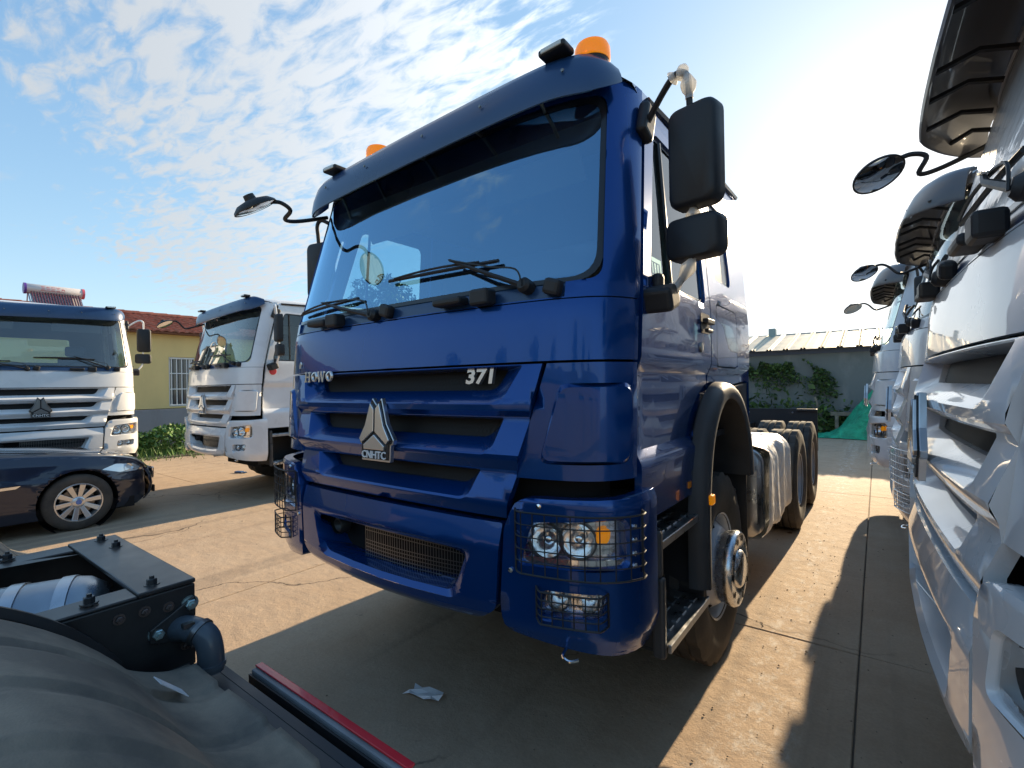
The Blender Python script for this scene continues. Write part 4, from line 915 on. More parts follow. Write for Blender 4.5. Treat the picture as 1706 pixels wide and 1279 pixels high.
# solar water heater on the ridge
H = thing('solar_water_heater', 'solar water heater with a cream tank and dark glass tubes on the tiled roof', 'water heater', (XB-1.45, 1.76, 4.02), 0); H.scale = (.71, .71, .71)
CREAM = mat('cream_tank', (.62, .58, .55), .35, .1, coat=.4)
m = M(); m.lathe([(0, -.86), (.19, -.86), (.2, -.84), (.2, .84), (.19, .86), (0, .86)], (-.2, 0, .82), (0, 1, 0), 28); m.build('tank', CREAM, H, smooth=40)
m = M(); m.lathe([(0, -.90), (.215, -.90), (.215, -.83), (.2, -.83)], (-.2, 0, .82), (0, 1, 0), 28); m.build('end_cap', mat('purple_cap', (.12, .05, .30), .4), H, smooth=40)
m = M(); m.lathe([(0, .93), (.215, .92), (.215, .84), (.2, .84)], (-.2, 0, .82), (0, 1, 0), 28); m.build('end_cap', mat('pink_cap', (.62, .12, .16), .4), H, smooth=40)
m = M()
# red signwriting on the tank: five blocky characters of strokes
def tk(u, v, w): a = (v)/.2; return (-.2+(.203+w)*math.cos(a), u, .82+(.203+w)*math.sin(a))
strokes = [[(0, 1, 1, 1), (.5, 0, .5, 1), (.1, .5, .9, .5), (0, 0, 1, 0)], [(0, .8, 1, .8), (.3, 0, .3, 1), (.7, 0, .7, 1), (0, .3, 1, .3)], [(0, 0, 0, 1), (1, 0, 1, 1), (0, 1, 1, 1), (0, .5, 1, .5), (0, 0, 1, 0)], [(0, 1, 1, 1), (.5, 0, .5, 1), (0, 0, 1, 0), (.2, .5, .8, .5)], [(.5, 0, .5, 1), (0, .6, 1, .6), (0, .1, .4, .5), (1, .1, .6, .5)]]
for i, st in enumerate(strokes):
    for (a, b, c, d) in st:
        u0, v0, u1, v1 = -.42+i*.15+a*.11, -.02+b*.13, -.42+i*.15+c*.11, -.02+d*.13; m.add(*cabquad(lambda s_, z_: tk(s_, z_, .0), u0, v0, u1, v1+1e-4, .009))
m.add(*cabquad(lambda s_, z_: tk(s_, z_, 0), -.44, -.055, .30, -.054, .006)); q = m.build('tank_lettering', REDT, H, smooth=0)
for k in range(18):
    y = -.70+k*.083; m = M(); m.tube([(-.05, y, .70), (.62, y, .03)], .024, 7); m.build('glass_tube', mat('vacuum_tube', (.10, .03, .04), .12, coat=1), H)
m = M(); m.bx(-.06, .66, -.74, .76, .0, .02); q = None
m = M(); m.strip([[(-.10, -.74, .64), (-.10, .76, .64)], [(.60, -.74, -.06), (.60, .76, -.06)]]); m.build('reflector_sheet', mat('reflector_sheet', (.7, .7, .7), .35, .3), H, smooth=0)
for y in (-.78, .78):
    m = M(); m.tube([(-.2, y, .65), (-.5, y, -.1)], .02, 5); m.tube([(-.12, y, .66), (.66, y, -.12)], .022, 5); m.tube([(-.5, y, -.0), (.6, y, -.08)], .02, 5); m.build('stand', ALU, H)

# bushes and weeds at the foot of the yellow wall
for i, (x, y, r_, h) in enumerate([(-13.6, 2.4, .75, .55), (-13.4, 3.5, .8, .6), (-13.8, 4.6, .85, .7), (-13.3, 5.8, .8, .6), (-13.9, 1.0, .8, .55), (-13.6, 7.2, .9, .7)]):
    m = M(); leaves(m, (x, y, h*.55), r_, 1500, .07, sq=(1, 1, h*.9)); o = m.build('bush', LEAFB, None, smooth=0)
    tag(o, ['dark green bush left of the barred window', 'low green bush under the yellow wall between the two white trucks', 'green bush at the foot of the wall below the barred window', 'green bush half hidden behind the white truck', 'green bush behind the far left white truck', 'farthest green bush along the yellow wall'][i], 'bush', 'bushes along the yellow wall')
m = M()
for _ in range(5200):
    x = -12.75+rng.normal()*.45; y = rng.uniform(-3, 11); h = rng.uniform(.08, .34)*(1 if x < -12.4 else .5); a = rng.uniform(0, 6.28); dx, dy = math.cos(a)*.012, math.sin(a)*.012; lx, ly = rng.normal()*.07, rng.normal()*.07
    m.cur = int(rng.integers(0, 3)); m.add([(x-dx, y-dy, -.01), (x+dx, y+dy, -.01), (x+lx, y+ly, h)], [(0, 1, 2)])
m.cur = 0; q = m.build('weeds', LEAFB, None, smooth=0); struct(q, 'stuff'); q['label'] = 'rough green weeds along the yellow building'
m = M(); rows = [[(x+.12*math.sin(y*1.7+x), y, .012+.05*math.exp(-((x+13.6)/1.0)**2)) for x in np.linspace(-15.4, -12.2, 9)] for y in np.linspace(-14, 16, 61)]
m.strip(rows); struct(m.build('soil_strip', DIRT, None, smooth=60))

# ------------------------------------------------------------------ long shed across the far end
D = thing('long_shed', 'long grey overgrown block wall building with a cream ribbed metal roof at the far end', 'building', (0, 17.3, 0))
m = M(); m.bx(-14, 14, 0, 6, 0, 2.72); m.build('wall', BLOCK, D, smooth=0)
m = M(); m.bx(-14, 14, -.06, -.002, 2.56, 2.72); m.build('eaves_beam', mat('blue_grey_beam', (.10, .12, .18), .7), D, smooth=0)
m = M(); k = 0
first = None
for i in range(56):
    x = -14+i*.5
    if first is None:
        m = M(); sec = [(0, 0), (.03, .05), (.06, .05), (.09, 0), (.25, .004), (.41, 0), (.44, .05), (.47, .05), (.498, 0)]
        m.strip([[(a, -.45, 2.70+b) for a, b in sec], [(a, 3.0, 3.50+b) for a, b in sec]]); first = m.build('roof_sheet', SHEET, D, smooth=0); q = first
    else: q = first.copy(); COL.objects.link(q)
    q.location = (x, 0, random.uniform(-.008, .008)); 
m = M(); m.strip([[(-14, 3.0, 3.52), (14, 3.0, 3.52)], [(-14, 6.4, 2.7), (14, 6.4, 2.7)]]); m.build('rear_roof', SHEET, D, smooth=0)
m = M(); m.bx(-1.5, -1.25, 2.7, 3.0, 3.4, 3.75); m.build('roof_vent', mat('vent_green', (.25, .33, .33), .6), D, smooth=0, bevel=.02)
m = M()
for _ in range(7500):
    x = rng.uniform(-6, .9); zt = 2.45-.35*max(0, (x+.2))-.2*abs(math.sin(x*2.1)); z = zt-abs(rng.normal())*.55
    if z < .1: continue
    if rng.uniform() < .35 and z < 1.9: continue
    if math.sin(x*3.1+z*2.3)*math.sin(x*1.3-z*3.7)+.35*math.sin(x*9+z*7) > .38: continue
    q = np.array([x, 17.22-rng.uniform(0, .16), z]); u = rng.normal(size=3)*.036; w = rng.normal(size=3)*.026; m.cur = int(rng.integers(0, 3)); m.add([q-u, q-w, q+u, q+w], [(0, 1, 2, 3)])
for _ in range(4200):
    x = rng.uniform(-6, 1.6); hm = .9-.25*max(0, x); z = abs(rng.normal())*hm*.55; q = np.array([x, 17.1-rng.uniform(0, .45), z]); u = rng.normal(size=3)*.06; w = rng.normal(size=3)*.04; m.cur = int(rng.integers(0, 3)); m.add([q-u, q-w, q+u, q+w], [(0, 1, 2, 3)])
m.cur = 0; q = m.build('climbing_plants', LEAF, None, smooth=0); struct(q, 'stuff'); q['label'] = 'ivy and weeds growing up the grey block wall'
# timber leaning and lying at the foot of the wall
m = M(); m.box((.45, 16.9, .55), (.06, .05, 1.2), Matrix.Rotation(R(-14), 3, 'Y')); tag(m.build('wooden_post', mat('weathered_timber', (.22, .19, .15), .8, var=(8, .3)), None, smooth=0), 'thin weathered wooden post leaning among the weeds at the grey wall', 'post')
m = M(); m.box((1.05, 16.6, .62), (.62, .1, .12)); m.box((.9, 16.6, .28), (.1, .1, .56)); m.box((1.25, 16.6, .28), (.1, .1, .56)); tag(m.build('timber_trestle', mat('weathered_timber'), None, smooth=0, bevel=.01), 'low timber trestle standing before the grey wall', 'trestle')
# green shade net heap
m = M(); rows = []
for i in range(34):
    row = []
    for j in range(34):
        u, v = i/33, j/33; x = .35+2.5*u; y = 14.9+1.6*v
        h = 1.75*max(0, min(1, (u-.08)/.62))**1.5*math.sin(math.pi*min(1, .12+v*.88))**.6+.10*math.sin(9*u+5*v)*min(1, 3*u)*math.sin(math.pi*v)
        h += .055*math.sin(23*u+7*v)*math.sin(11*v+3*u)+rng.uniform(-.02, .02); edge = min(u, 1-u, v, 1-v)*8
        row.append((x+.06*math.sin(7*v), y+.08*math.sin(8*u), max(.012, h*min(1, edge)+.02)))
    rows.append(row)
m.strip(rows); tag(m.build('shade_net', GREENN, None, smooth=70), 'heap of bright green shade netting on the ground by the grey wall', 'netting')

# ------------------------------------------------------------------ trees on the rise behind
gh = M(); rows = []
for i in range(30):
    y = -20+i*6; rows.append([(x, y, .0+6.5*max(0, min(1, (-x-30)/30))**1.3-.2) for x in np.linspace(-30, -120, 12)])
gh.strip(rows); struct(gh.build('hillside', mat('hill_grass', (.06, .08, .03), .95, var=(.3, .3)), None, smooth=60))
TL = ['leftmost', 'second', 'third', 'fourth', 'fifth', 'sixth', 'seventh']
for i, (x, y, h, r_) in enumerate([(-42, 25, 7.4, 3.2), (-42, 27.5, 9.4, 3.2), (-41, 30, 11.4, 3.4), (-40, 32.5, 12.2, 3.4), (-42, 36.5, 12.6, 3.8), (-41, 41, 12.2, 3.8), (-42, 47, 12, 4.2)]):
    t = thing('pine_tree', f'dark tree on the rise beyond the yard, {TL[i]} from the left of its row', 'tree', (x, y, 1.2), 0, 'trees on the rise beyond the yard')
    m = M(); m.tube([(0, 0, -1), (.1, 0, h*.4), (.0, .1, h*.85)], [.28, .18, .05], 8)
    for k in range(6): a = k*1.05; zz = h*(.35+.08*k); m.tube([(0, 0, zz), (math.cos(a)*r_*.6, math.sin(a)*r_*.6, zz+.8)], [.08, .02], 5)
    m.build('trunk', BARK, t)
    m = M()
    for k in range(22):
        a = rng.uniform(0, 6.28); zz = h*rng.uniform(.12, 1.0); rad = r_*(1.15-zz/h)*rng.uniform(.3, .9); leaves(m, (math.cos(a)*rad, math.sin(a)*rad, zz), r_*.34, 170, .22, sq=(1, 1, .7))
    m.build('crown', LEAF, t, smooth=0)

# ------------------------------------------------------------------ black saloon car
CX = -5.78
car = thing('parked_car', 'black saloon car with bright alloy wheels, its nose beside the far left white truck', 'car', (CX, 0, 0))
YN, YR = .74, -4.15; WYF, WYR = -.02, -2.99; RW = .335
def sh(y): return float(np.interp(y, [-4.15, -3.9, -3.2, -2.4, -1.4, -.7, -.1, .3, .5, .62, .74], [.86, .95, .985, .97, .955, .93, .88, .825, .775, .72, .60]))
def tap(y): return float(np.interp(y, [-4.15, -3.8, -3.0, .0, .35, .55, .68, .76], [.20, .07, .0, .0, .05, .13, .25, .46]))
def carside(sg):
    def f(y, z, w=0):
        zs = sh(y); pr = float(np.interp(z/zs, [.2, .35, .62, .68, .74, .9, 1.0], [-.05, -.015, 0, .004, -.012, -.03, -.075]))
        for wy_ in (WYF, WYR):
            d = math.hypot(y-wy_, z-RW); pr += .022*math.exp(-((d-.40)/.06)**2)
        return ((-.0 if sg > 0 else -1.82)+sg*(pr-tap(y)*.8+w), y, z)
    return f
def archpts(wy_, r_=.385): return [(wy_+r_*math.cos(a), RW+r_*math.sin(a)) for a in [math.pi-.5+.0-i*(math.pi-1.0+.0)/14*1.0 for i in range(0)]]
bot = .19
def arc(wy_, r_=.385):
    a0 = math.asin((RW-bot)/r_); return [(wy_+r_*math.cos(a), RW+r_*math.sin(a)) for a in [-a0+i*(math.pi+2*a0)/22 for i in range(23)]]
top = [(y, sh(y)) for y in np.linspace(.73, -4.12, 40)]
poly = [(-4.12, bot+.1), (-4.0, bot)]+arc(WYR)[::-1]+arc(WYF)[::-1]+[(.60, bot), (.72, bot+.08), (.745, .45)]+[(.742, .58)]+top
cy = [-4.1+.1*i for i in range(49)]; cz = [.2+.05*i for i in range(17)]
for sg in (1, -1):
    m = M(); hlp = [(.20, .695), (.36, .745), (.56, .722), (.66, .655), (.60, .622), (.42, .625)]
    fl = lambda l: l[::sg]
    m.panel(fl(poly), [fl(rr(hlp, .02, 3))], carside(sg), cy, cz, rim=.05, hrim=.03); m.build('body_side', CARP, car, smooth=40)
    m = M(); m.panel(fl(rr(hlp, .02, 3)), [], lambda y, z, w: carside(sg)(y, z, -.008), cy, cz); hl = m.build('headlight', mat('car_lamp', (.55, .62, .68), .12, .6, coat=1), car, smooth=40)
    m = M(); m.lathe([(.055, 0), (.05, -.02), (0, -.03)], carside(sg)(.50, .675, .0), (sg, .35, 0), 16); m.build('lamp_projector', CHR, hl)
    m = M(); m.panel(fl(rr([(-.80, .585), (-.76, .615), (-.52, .62), (-.56, .59)], .006, 2)), [], lambda y, z, w: carside(sg)(y, z, .005), [], [], rim=.01); m.build('side_trim', CHR, car, smooth=0)
    m = M(); m.panel(fl([(-4.0, bot), (.5, bot), (.5, bot+.02), (-4.0, bot+.02)]), [], lambda y, z, w: carside(sg)(y, z, -.04), cy, [])
    for wy_ in (WYF, WYR):
        m = M(); m.lathe([(.39, -.02), (.385, -.28), (.05, -.28)], ((0 if sg > 0 else -1.82)+0*sg-.02*sg, wy_, RW), (sg, 0, 0), 28); m.build('wheel_well', HOLE, car)
        m = M(); x = (-.06 if sg > 0 else -1.76); c = (x-sg*.05, wy_, RW)
        m.lathe([(.215, -.10), (.235, -.105), (.30, -.105), (RW-.012, -.09), (RW, -.07), (RW, .07), (RW-.012, .09), (.30, .105), (.24, .108), (.222, .10)], c, (sg, 0, 0), 48); w = m.build('tyre', RUB, car, smooth=40)
        m = M(); m.lathe([(.222, .095), (.228, .104), (.216, .106), (.208, .09), (.200, .0), (.19, -.08)], c, (sg, 0, 0), 48); m.build('rim', SILV, w, smooth=40)
        for k in range(10):
            a = k*math.pi/5+.12; da = .10; P = lambda r_, b, h: (c[0]+sg*h, wy_+r_*math.cos(b), RW+r_*math.sin(b))
            m = M(); m.loops([[P(.05, a-.42, .07), P(.212, a-.135, .098), P(.212, a+.135, .098), P(.05, a+.42, .07)], [P(.05, a-.42, .03), P(.212, a-.135, .06), P(.212, a+.135, .06), P(.05, a+.42, .03)]]); m.f.append((0, 1, 2, 3)); m.mi.append(0); m.build('spoke', SILV, w, smooth=0, bevel=.003)
        m = M(); m.lathe([(.062, .06), (.062, .082), (.05, .088), (0, .088)], c, (sg, 0, 0), 20); m.build('hub', SILV, w, smooth=40)
        m = M(); m.lathe([(.17, .0), (.165, .02), (.05, .02)], c, (sg, 0, 0), 24); m.build('brake_disc', DSILV, w)
        m = M(); m.lathe([(.030, .088), (.028, .0905), (0, .091)], c, (sg, 0, 0), 16); m.build('hub_badge', mat('badge_blue', (.05, .16, .45), .3, coat=1), w)
        for k in range(5):
            a = k*math.pi*.4+.4; m = M(); m.lathe([(.009, .07), (.009, .086), (0, .086)], (c[0], wy_+.045*math.cos(a), RW+.045*math.sin(a)), (sg, 0, 0), 8); m.build('wheel_bolt', DSILV, w)
def nosez(y, u): return sh(y)+.055*math.cos(u*math.pi/2)**.8*(1 if y < .5 else max(.2, 1-(y-.5)*2))
rows = []
for y in list(np.linspace(-.95, .74, 24)):
    zs = sh(y); row = []
    xa = carside(1)(y, zs)[0]; xb = carside(-1)(y, zs)[0]
    for k in range(-10, 11):
        u = k/10; x = (xa+xb)/2+(xa-xb)/2*math.sin(u*math.pi/2); bow = .10*(1-u*u)*max(0, (y-.2)/.5); row.append((x, y+bow, nosez(y, abs(u))))
    rows.append(row)
m = M(); m.strip(rows); m.build('bonnet', CARP, car, smooth=50)
rows = []
for z, pull in ((.60, .0), (.52, .03), (.40, .04), (.28, .02), (.2, -.04)):
    row = []
    for k in range(-12, 13):
        u = k/12; xa = carside(1)(.735, z)[0]; xb = carside(-1)(.735, z)[0]; row.append(((xa+xb)/2+(xa-xb)/2*math.sin(u*math.pi/2), .74+.11*(1-u*u)+pull, z))
    rows.append(row)
m = M(); m.strip(rows); m.build('front_bumper', CARP, car, smooth=50)
for sx in (-.25, .25):
    m = M(); m.box((-.91+sx, .875, .52), (.34, .03, .16)); m.build('kidney_grille', CHR, car, smooth=0, bevel=.02)
m = M(); m.box((-.91, .875, .30), (.9, .03, .10)); m.build('lower_grille', BLK, car, smooth=0, bevel=.02)
gl = [(-.85, .96, .74), (-1.75, 1.36, .56), (-2.6, 1.40, .55), (-3.55, 1.06, .64), (-3.75, .99, .66)]
rows = [[(-.91+hw_*u, y, z+.04*(1-u*u)) for u in np.linspace(-1, 1, 9)] for y, z, hw_ in gl]
m = M(); m.strip(rows[1:3]); m.build('car_roof', CARP, car, smooth=50)
m = M(); m.strip(rows[0:2]); m.build('car_windscreen', BLKG, car, smooth=50)
m = M(); m.strip(rows[2:5]); m.build('rear_screen', BLKG, car, smooth=50)
for sg in (1, -1):
    m = M(); m.add([(-.91+sg*.78, -.9, .955), (-.91+sg*.84, -3.6, .97), (-.91+sg*.64, -3.5, 1.08), (-.91+sg*.55, -2.6, 1.40), (-.91+sg*.56, -1.75, 1.36)], [(0, 1, 2, 3, 4)]); m.build('side_window', BLKG, car, smooth=0)
    m = M(); m.box((-.91+sg*.95, -1.25, 1.0), (.2, .1, .13)); m.build('door_mirror', CARP, car, smooth=0, bevel=.04, bseg=3)
m = M(); m.strip([[(-.91+hw_*u, y, z) for u in np.linspace(-1, 1, 9)] for y, z, hw_ in ((-3.7, .99, .84), (-4.15, .95, .72), (-4.2, .3, .75))]); m.build('boot_lid', CARP, car, smooth=50)
m = M(); m.bx(-1.7, -.1, -4.0, .55, .17, .3); m.build('underbody', HOLE, car, smooth=0)
m = M(); rows = [[(a, y, z) for a in (-1.78, -.04)] for y, z in ((-.95, .945), (-3.8, .985))]; m.strip(rows); m.build('body_waist', CARP, car, smooth=0)

# ------------------------------------------------------------------ black tractor chassis in the foreground, tail end towards +Y
K = thing('tractor_chassis', 'black truck chassis tail with frame rails, air tank and mudguard in the lower left foreground', 'truck', (-.20, -.955, .095))
ZT = .955
for sg in (-1, 1):
    m = M(); m.bx(sg*.395, sg*.405, -5.5, -.006, .68, ZT-.004); m.bx(sg*.30, sg*.405, -5.5, -.15, ZT-.004, ZT+.006); m.bx(sg*.30, sg*.395, -5.5, -.006, .68, .688); m.build('frame_rail', FRAME, K, smooth=0, bevel=.004)
m = M(); m.bx(-.405, .405, -.150, 0, ZT-.002, ZT+.012); m.bx(-.405, .405, -.012, -.002, .70, ZT-.004); m.build('end_cross_member', FRAME, K, smooth=0, bevel=.004)
m = M(); m.add([(-.40, -.9, ZT+.008), (-.40, -.55, ZT+.008), (-.30, -.30, ZT+.008), (-.22, -.15, ZT+.008), (-.36, -.9, ZT+.008)], [(0, 1, 2, 3, 4)])
m.box((-.36, -.62, ZT+.03), (.06, .5, .05)); m.build('top_bracket', FRAME, K, smooth=0, bevel=.006)
def bolt(c, ax, r_=.013, h=.014, mt=DSILV, washer=True):
    m = M(); 
    if washer: m.lathe([(r_*1.55, 0), (r_*1.5, .004), (r_, .004)], c, ax, 14)
    m.lathe([(r_, .003), (r_, h), (r_*.85, h+.002), (r_*.5, h+.002), (r_*.45, h+.010), (0, h+.010)], c, ax, 6); m.build('bolt', mt, K, smooth=0)
for x, y in ((.35, -.10), (.36, -.25), (.36, -.62), (-.35, -.06), (-.20, -.05), (-.36, -.32), (-.36, -.55)): bolt((x, y, ZT+.010), (0, 0, 1), .014, .018, FRAME)
for y, z in ((-.018, .893), (-.105, .835)): bolt((.4055, y, z), (1, 0, 0), .016, .018, mat('zinc_bolt', (.45, .6, .62), .3, .9))
for y, z in ((-.195, .912), (-.135, .912), (-.075, .903), (-.067, .845), (-.30, .90), (-.42, .88), (-.03, .77)): bolt((.4055, y, z), (1, 0, 0), .010, .012, mat('worn_bolt', (.16, .13, .12), .45, .8))
m = M(); pr = [(-.006, .918), (-.125, .852), (-.125, .812), (-.085, .80), (-.006, .835), (-.003, .90)]
m.add([(.416, y, z) for y, z in pr]+[(.406, y, z) for y, z in pr], [tuple(range(6))]+[(i, (i+1) % 6, 6+(i+1) % 6, 6+i) for i in range(6)]); m.build('gusset_plate', FRAME, K, smooth=0, bevel=.003)
EL = [(.40, -.05, .825), (.455, -.035, .835), (.50, -.01, .815), (.515, -.003, .77), (.515, -.003, .715)]
m = M(); m.tube(smooth_path(EL, 6), [.036]*25, 20); m.tube([(.515, -.003, .74), (.515, -.003, .727)], .041, 20); m.build('pipe_elbow', mat('grey_rubber_pipe', (.07, .09, .11), .35, coat=.3), K, smooth=50)
m = M(); m.lathe([(.041, 0), (.041, .014), (.036, .015)], (.478, -.022, .828), (1, .5, -.5), 20); m.box((.482, -.05, .86), (.02, .03, .012)); m.build('pipe_clamp', DSILV, K)
for i, (dx, c_) in enumerate(((.0, (.02, .02, .022)), (.035, (.02, .02, .022)), (.07, (.10, .03, .02)))):
    m = M(); m.tube(smooth_path([(-.33+dx, -1.9, .86), (-.30+dx, -1.2, .90+.01*i), (-.27+dx, -.75, .86), (-.20+dx, -.45, .89), (-.26+dx, -.22, .84), (-.10+dx, -.16, .80)], 6), .011, 7); m.build('air_line', mat('air_line_%d' % (i//2), c_, .45), K)
for y in (-.02,):
    m = M(); m.tube([(.4055, y-.10, .705), (.4055, y, .705)], .006, 5); m.build('weld_bead', mat('weld_bead', (.05, .05, .05), .7), K)
# air tank slung between the rails
c = (-.02, -.46, .83)
m = M(); m.lathe([(0, -.36), (.06, -.355), (.105, -.33), (.132, -.29), (.137, -.26), (.137, .26), (.132, .29), (.105, .33), (.06, .355), (0, .36)], c, (.45, 1, 0), 40); at_ = m.build('air_tank', mat('tank_grey_metal', (.33, .36, .39), .32, .85, var=(7, .15)), K, smooth=40)
for h in (-.17, .12, .24):
    m = M(); m.lathe([(.137, h-.018), (.142, h-.016), (.142, h+.016), (.137, h+.018)], c, (.45, 1, 0), 40); m.build('tank_band', ALU, at_, smooth=40)
m = M(); m.bx(-.46, .46, -.98, -.96, .70, .92); m.bx(-.46, .46, -1.9, -1.88, .70, .92); m.build('cross_member', FRAME, K, smooth=0)
m = M(); m.bx(-.3, .3, -1.6, -.2, .55, .66); m.build('axle_casing', FRAME, K, smooth=0, bevel=.05, bseg=3)
# mudguards over the twin tyres
cyy, cz_, RR = -.80, .455, .68
def mud(m, x0, x1):
    rows = []
    for k in range(44):
        if k < 34: a = R(-70)+k/33*R(128); y = cyy+RR*math.sin(a); z = cz_+RR*math.cos(a); ny, nz = math.sin(a), math.cos(a)
        else:
            t = (k-33)/10; a = R(58); y = cyy+RR*math.sin(a)+t*.17; z = cz_+RR*math.cos(a)-.10*t*(1-.62*t)*1.6; ny, nz = .25, .97
        row = []
        for j in range(61):
            u = j/60; x = x0+(x1-x0)*u; b = .0
            if .09 < u < .91: b += .013
            for rc in (.33, .66): b -= .010*(abs(u-rc) < .032)
            e = min(u, 1-u)*14; drop = .03*max(0, 1-e)**2
            if k in (11, 12, 23, 24): b -= .009
            b += .006*math.sin(k*.37+u*3.1)*math.sin(u*5+1)
            row.append((x, y+ny*(b-drop), z+nz*(b-drop)))
        rows.append([(row[0][0], row[0][1]-ny*.035, row[0][2]-nz*.035)]+row+[(row[-1][0], row[-1][1]-ny*.035, row[-1][2]-nz*.035)])
    m.strip(rows)
for x0, x1, w_ in ((.455, 1.25, 1), (-1.25, -.455, -1)):
    m = M(); mud(m, x0, x1); mg = m.build('mudguard', FEND, K, smooth=50)
    s_ = mg.modifiers.new('solid', 'SOLIDIFY'); s_.thickness = .006
    xi = x0 if w_ > 0 else x1
    m = M(); P = []
    for q_ in range(26): a = R(-20)+q_/25*R(80); P.append((xi-w_*.012, cyy+(RR-.004)*math.sin(a), cz_+(RR-.004)*math.cos(a)))
    m.tube(P, .013, 6, flat=1.8); m.build('mudguard_strap', BLK, mg)
    m = M()
    m.bx(xi+w_*.10, xi+w_*.22, -.26, -.12, .665, .675); m.build('mudguard_clip', FRAME, mg, smooth=0, bevel=.003)
    for px_, py_, pz_ in ((xi+w_*.03, -.62, 1.055), (xi+w_*.05, -.20, .73)):
        m = M(); m.box((px_, py_, pz_), (.05, .16, .012), Matrix.Rotation(R(-35), 3, 'X')); m.build('mudguard_clip', BLK, mg, smooth=0, bevel=.003)
    m = M(); m.bx(x0, x1, .03, .055, .38, .688); m.strip([[(x, y, z) for x in (x0, x1)] for y, z in ((.042, .688), (-.10, .67), (-.24, .64))]); m.build('mudflap', mat('flap_plate', (.02, .028, .036), .42, var=(4, .2), bump=(100, .2, .001)), K, smooth=0)
    m = M(); m.bx(x0+.10, x1+.02, .095, .125, .60, .685); bd = m.build('tail_board', mat('tail_board_grey', (.20, .21, .22), .45, var=(8, .2)), K, smooth=0, bevel=.006)
    m = M(); m.bx(x0+.10, x1+.02, .126, .131, .61, .677); m.bx(x0+.10, x1+.02, .108, .130, .686, .692); m.build('reflective_strip', RED, bd, smooth=0, bevel=.002)
    m = M(); m.bx(x0+.10, x1+.02, .088, .0945, .645, .672); m.build('rubber_edge', BLK, bd, smooth=0)
    for xb in (x0+.14, x1-.16):
        m = M(); m.bx(xb, xb+.06, .0, .10, .50, .60); m.build('board_bracket', FRAME, K, smooth=0)
    for yy in (-.80, -2.15):
        m = M(); tyre(m, ((x0+x1)/2+w_*.17, yy, .455), (1, 0, 0), ro=.54); tyre(m, ((x0+x1)/2-w_*.17, yy, .455), (1, 0, 0), ro=.54); m.build('tyre', RUB, K, smooth=28)
# label sticker on the flap edge
m = M(); m.box((.70, -.165, .812), (.05, .085, .002), Matrix.Rotation(R(-46), 3, 'X')); m.build('maker_sticker', WHT, K, smooth=0)

# ------------------------------------------------------------------ small litter
m = M(); m.strip([[(-.14+.03*math.sin(j)+.045*i, .15+.03*j+.01*i, .004+.018*abs(math.sin(i*2+j*1.4))) for i in range(5)] for j in range(4)]); tag(m.build('paper_scrap', WHT, None, smooth=0), 'crumpled white paper scrap on the shaded concrete in front of the blue tractor', 'paper')
m = M(); m.box((-8.35, 2.95, .02), (.16, .09, .03), Matrix.Rotation(.4, 3, 'Z')); m.box((-8.22, 3.0, .015), (.08, .07, .02)); tag(m.build('blue_rag', mat('blue_cloth', (.03, .09, .22), .9), None, smooth=0, bevel=.01), 'small dark blue rag lying on the concrete left of the white truck', 'rag')

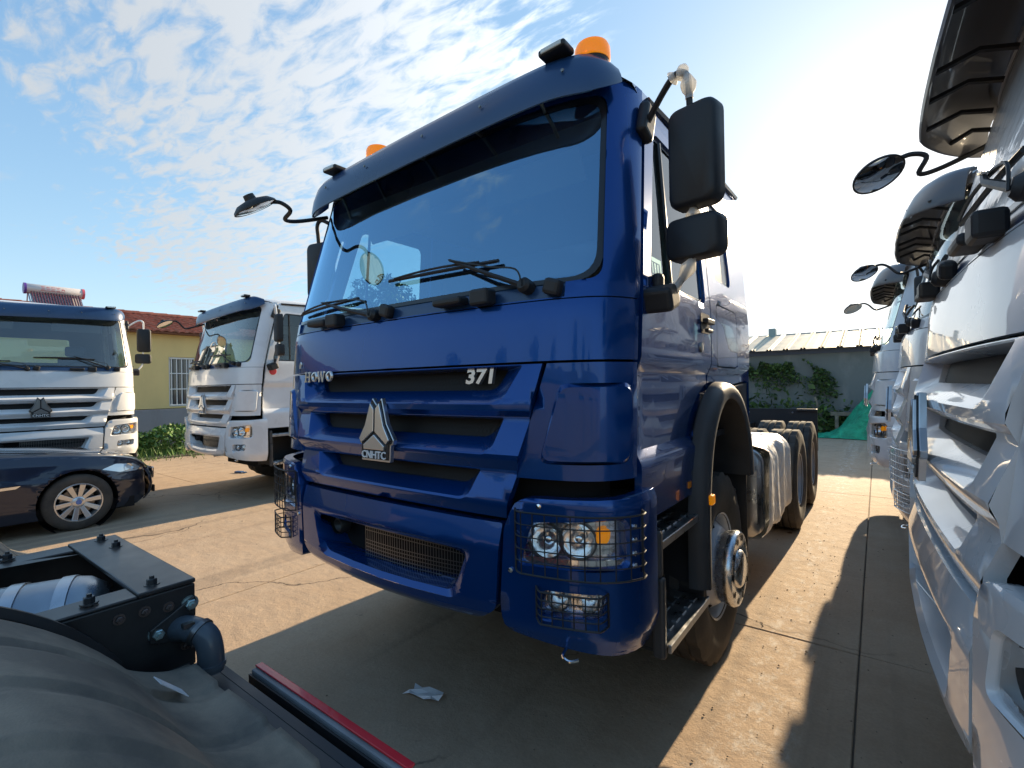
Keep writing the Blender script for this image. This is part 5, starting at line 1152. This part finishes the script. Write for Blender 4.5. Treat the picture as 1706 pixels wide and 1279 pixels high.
# ------------------------------------------------------------------ the rest of the yard behind the photographer (seen only as reflections)
E2 = thing('workshop', 'long tan workshop with open bays and a dark roof, facing the blue truck', 'building', (0, -24, 0))
m = M(); m.panel([(-30, 0), (34, 0), (34, 4.2), (-30, 4.2)], [[(x, 0), (x+3.4, 0), (x+3.4, 3.2), (x, 3.2)] for x in (-24, -16, -8, 0.5, 9, 17, 25)], lambda u, v, w: (u, w, v), [], [], hrim=.5); m.bx(-30, 34, -9, -.55, 0, 4.1); m.build('wall', wallmat('tan_wall', (.16, .125, .09), (.10, .08, .06)), E2, smooth=0)
m = M(); m.strip([[(-31, .8, 4.1), (35, .8, 4.1)], [(-31, -4.5, 5.6), (35, -4.5, 5.6)], [(-31, -10, 4.1), (35, -10, 4.1)]]); m.build('roof', mat('dark_roof', (.06, .065, .07), .7), E2, smooth=0)
km2 = kidmap(); tsrc = [o for o in bpy.data.objects if o.name.startswith('pine_tree')][3]
for i in range(7):
    t = copy_tree(tsrc, None, km2, None); t.location = (-32+i*10+rng.uniform(-2, 2), -38+rng.uniform(-3, 3), 0); t.rotation_euler = (0, 0, i*1.3); t['label'] = ['far west', 'west', 'third', 'middle', 'fifth', 'east', 'far east'][i]+' tree of the dark row standing behind the tan workshop'; t['group'] = 'trees behind the workshop'

# grit and little stones scattered over the slabs
m = M()
for _ in range(520):
    if rng.uniform() < .5: x, y = rng.uniform(-7, 2.6), rng.uniform(-.6, 9)
    else: x, y = rng.normal(1.5, .5), rng.uniform(.2, 6)
    r_ = rng.uniform(.002, .0075); q = np.array([x, y, r_*.5]); e = [q+rng.normal(size=3)*.15*r_+np.array(d)*r_ for d in ((1, 0, 0), (0, 1, 0), (-1, 0, 0), (0, -1, 0), (0, 0, .8))]
    m.add(e, [(0, 1, 4), (1, 2, 4), (2, 3, 4), (3, 0, 4)])
q = m.build('grit', mat('grit_stone', (.22, .17, .12), .9), None, smooth=0); struct(q, 'stuff'); q['label'] = 'loose grit scattered over the concrete yard'
for i, (x, y, a) in enumerate(((1.12, 4.45, .4), (-3.4, 2.1, 1.9), (-5.0, 3.2, .9))):
    m = M(); m.tube([(0, 0, .004), (.03*math.cos(a), .03*math.sin(a), .006), (.07*math.cos(a+.5), .07*math.sin(a+.5), .004)], [.003, .005, .002], 5); m.add([(0, 0, .006), (.03, .02, .016), (.05, -.01, .006), (.02, -.025, .004)], [(0, 1, 2, 3)])
    o = m.build('dead_leaf', mat('dead_leaf', (.16, .09, .045), .8), None, smooth=0); o.location = (x, y, 0); tag(o, ['dry brown leaf on the sunlit strip right of the blue truck', 'dry brown leaf on the sunlit concrete left of the blue truck', 'dry brown leaf on the concrete near the black car'][i], 'leaf', 'dry leaves on the yard')
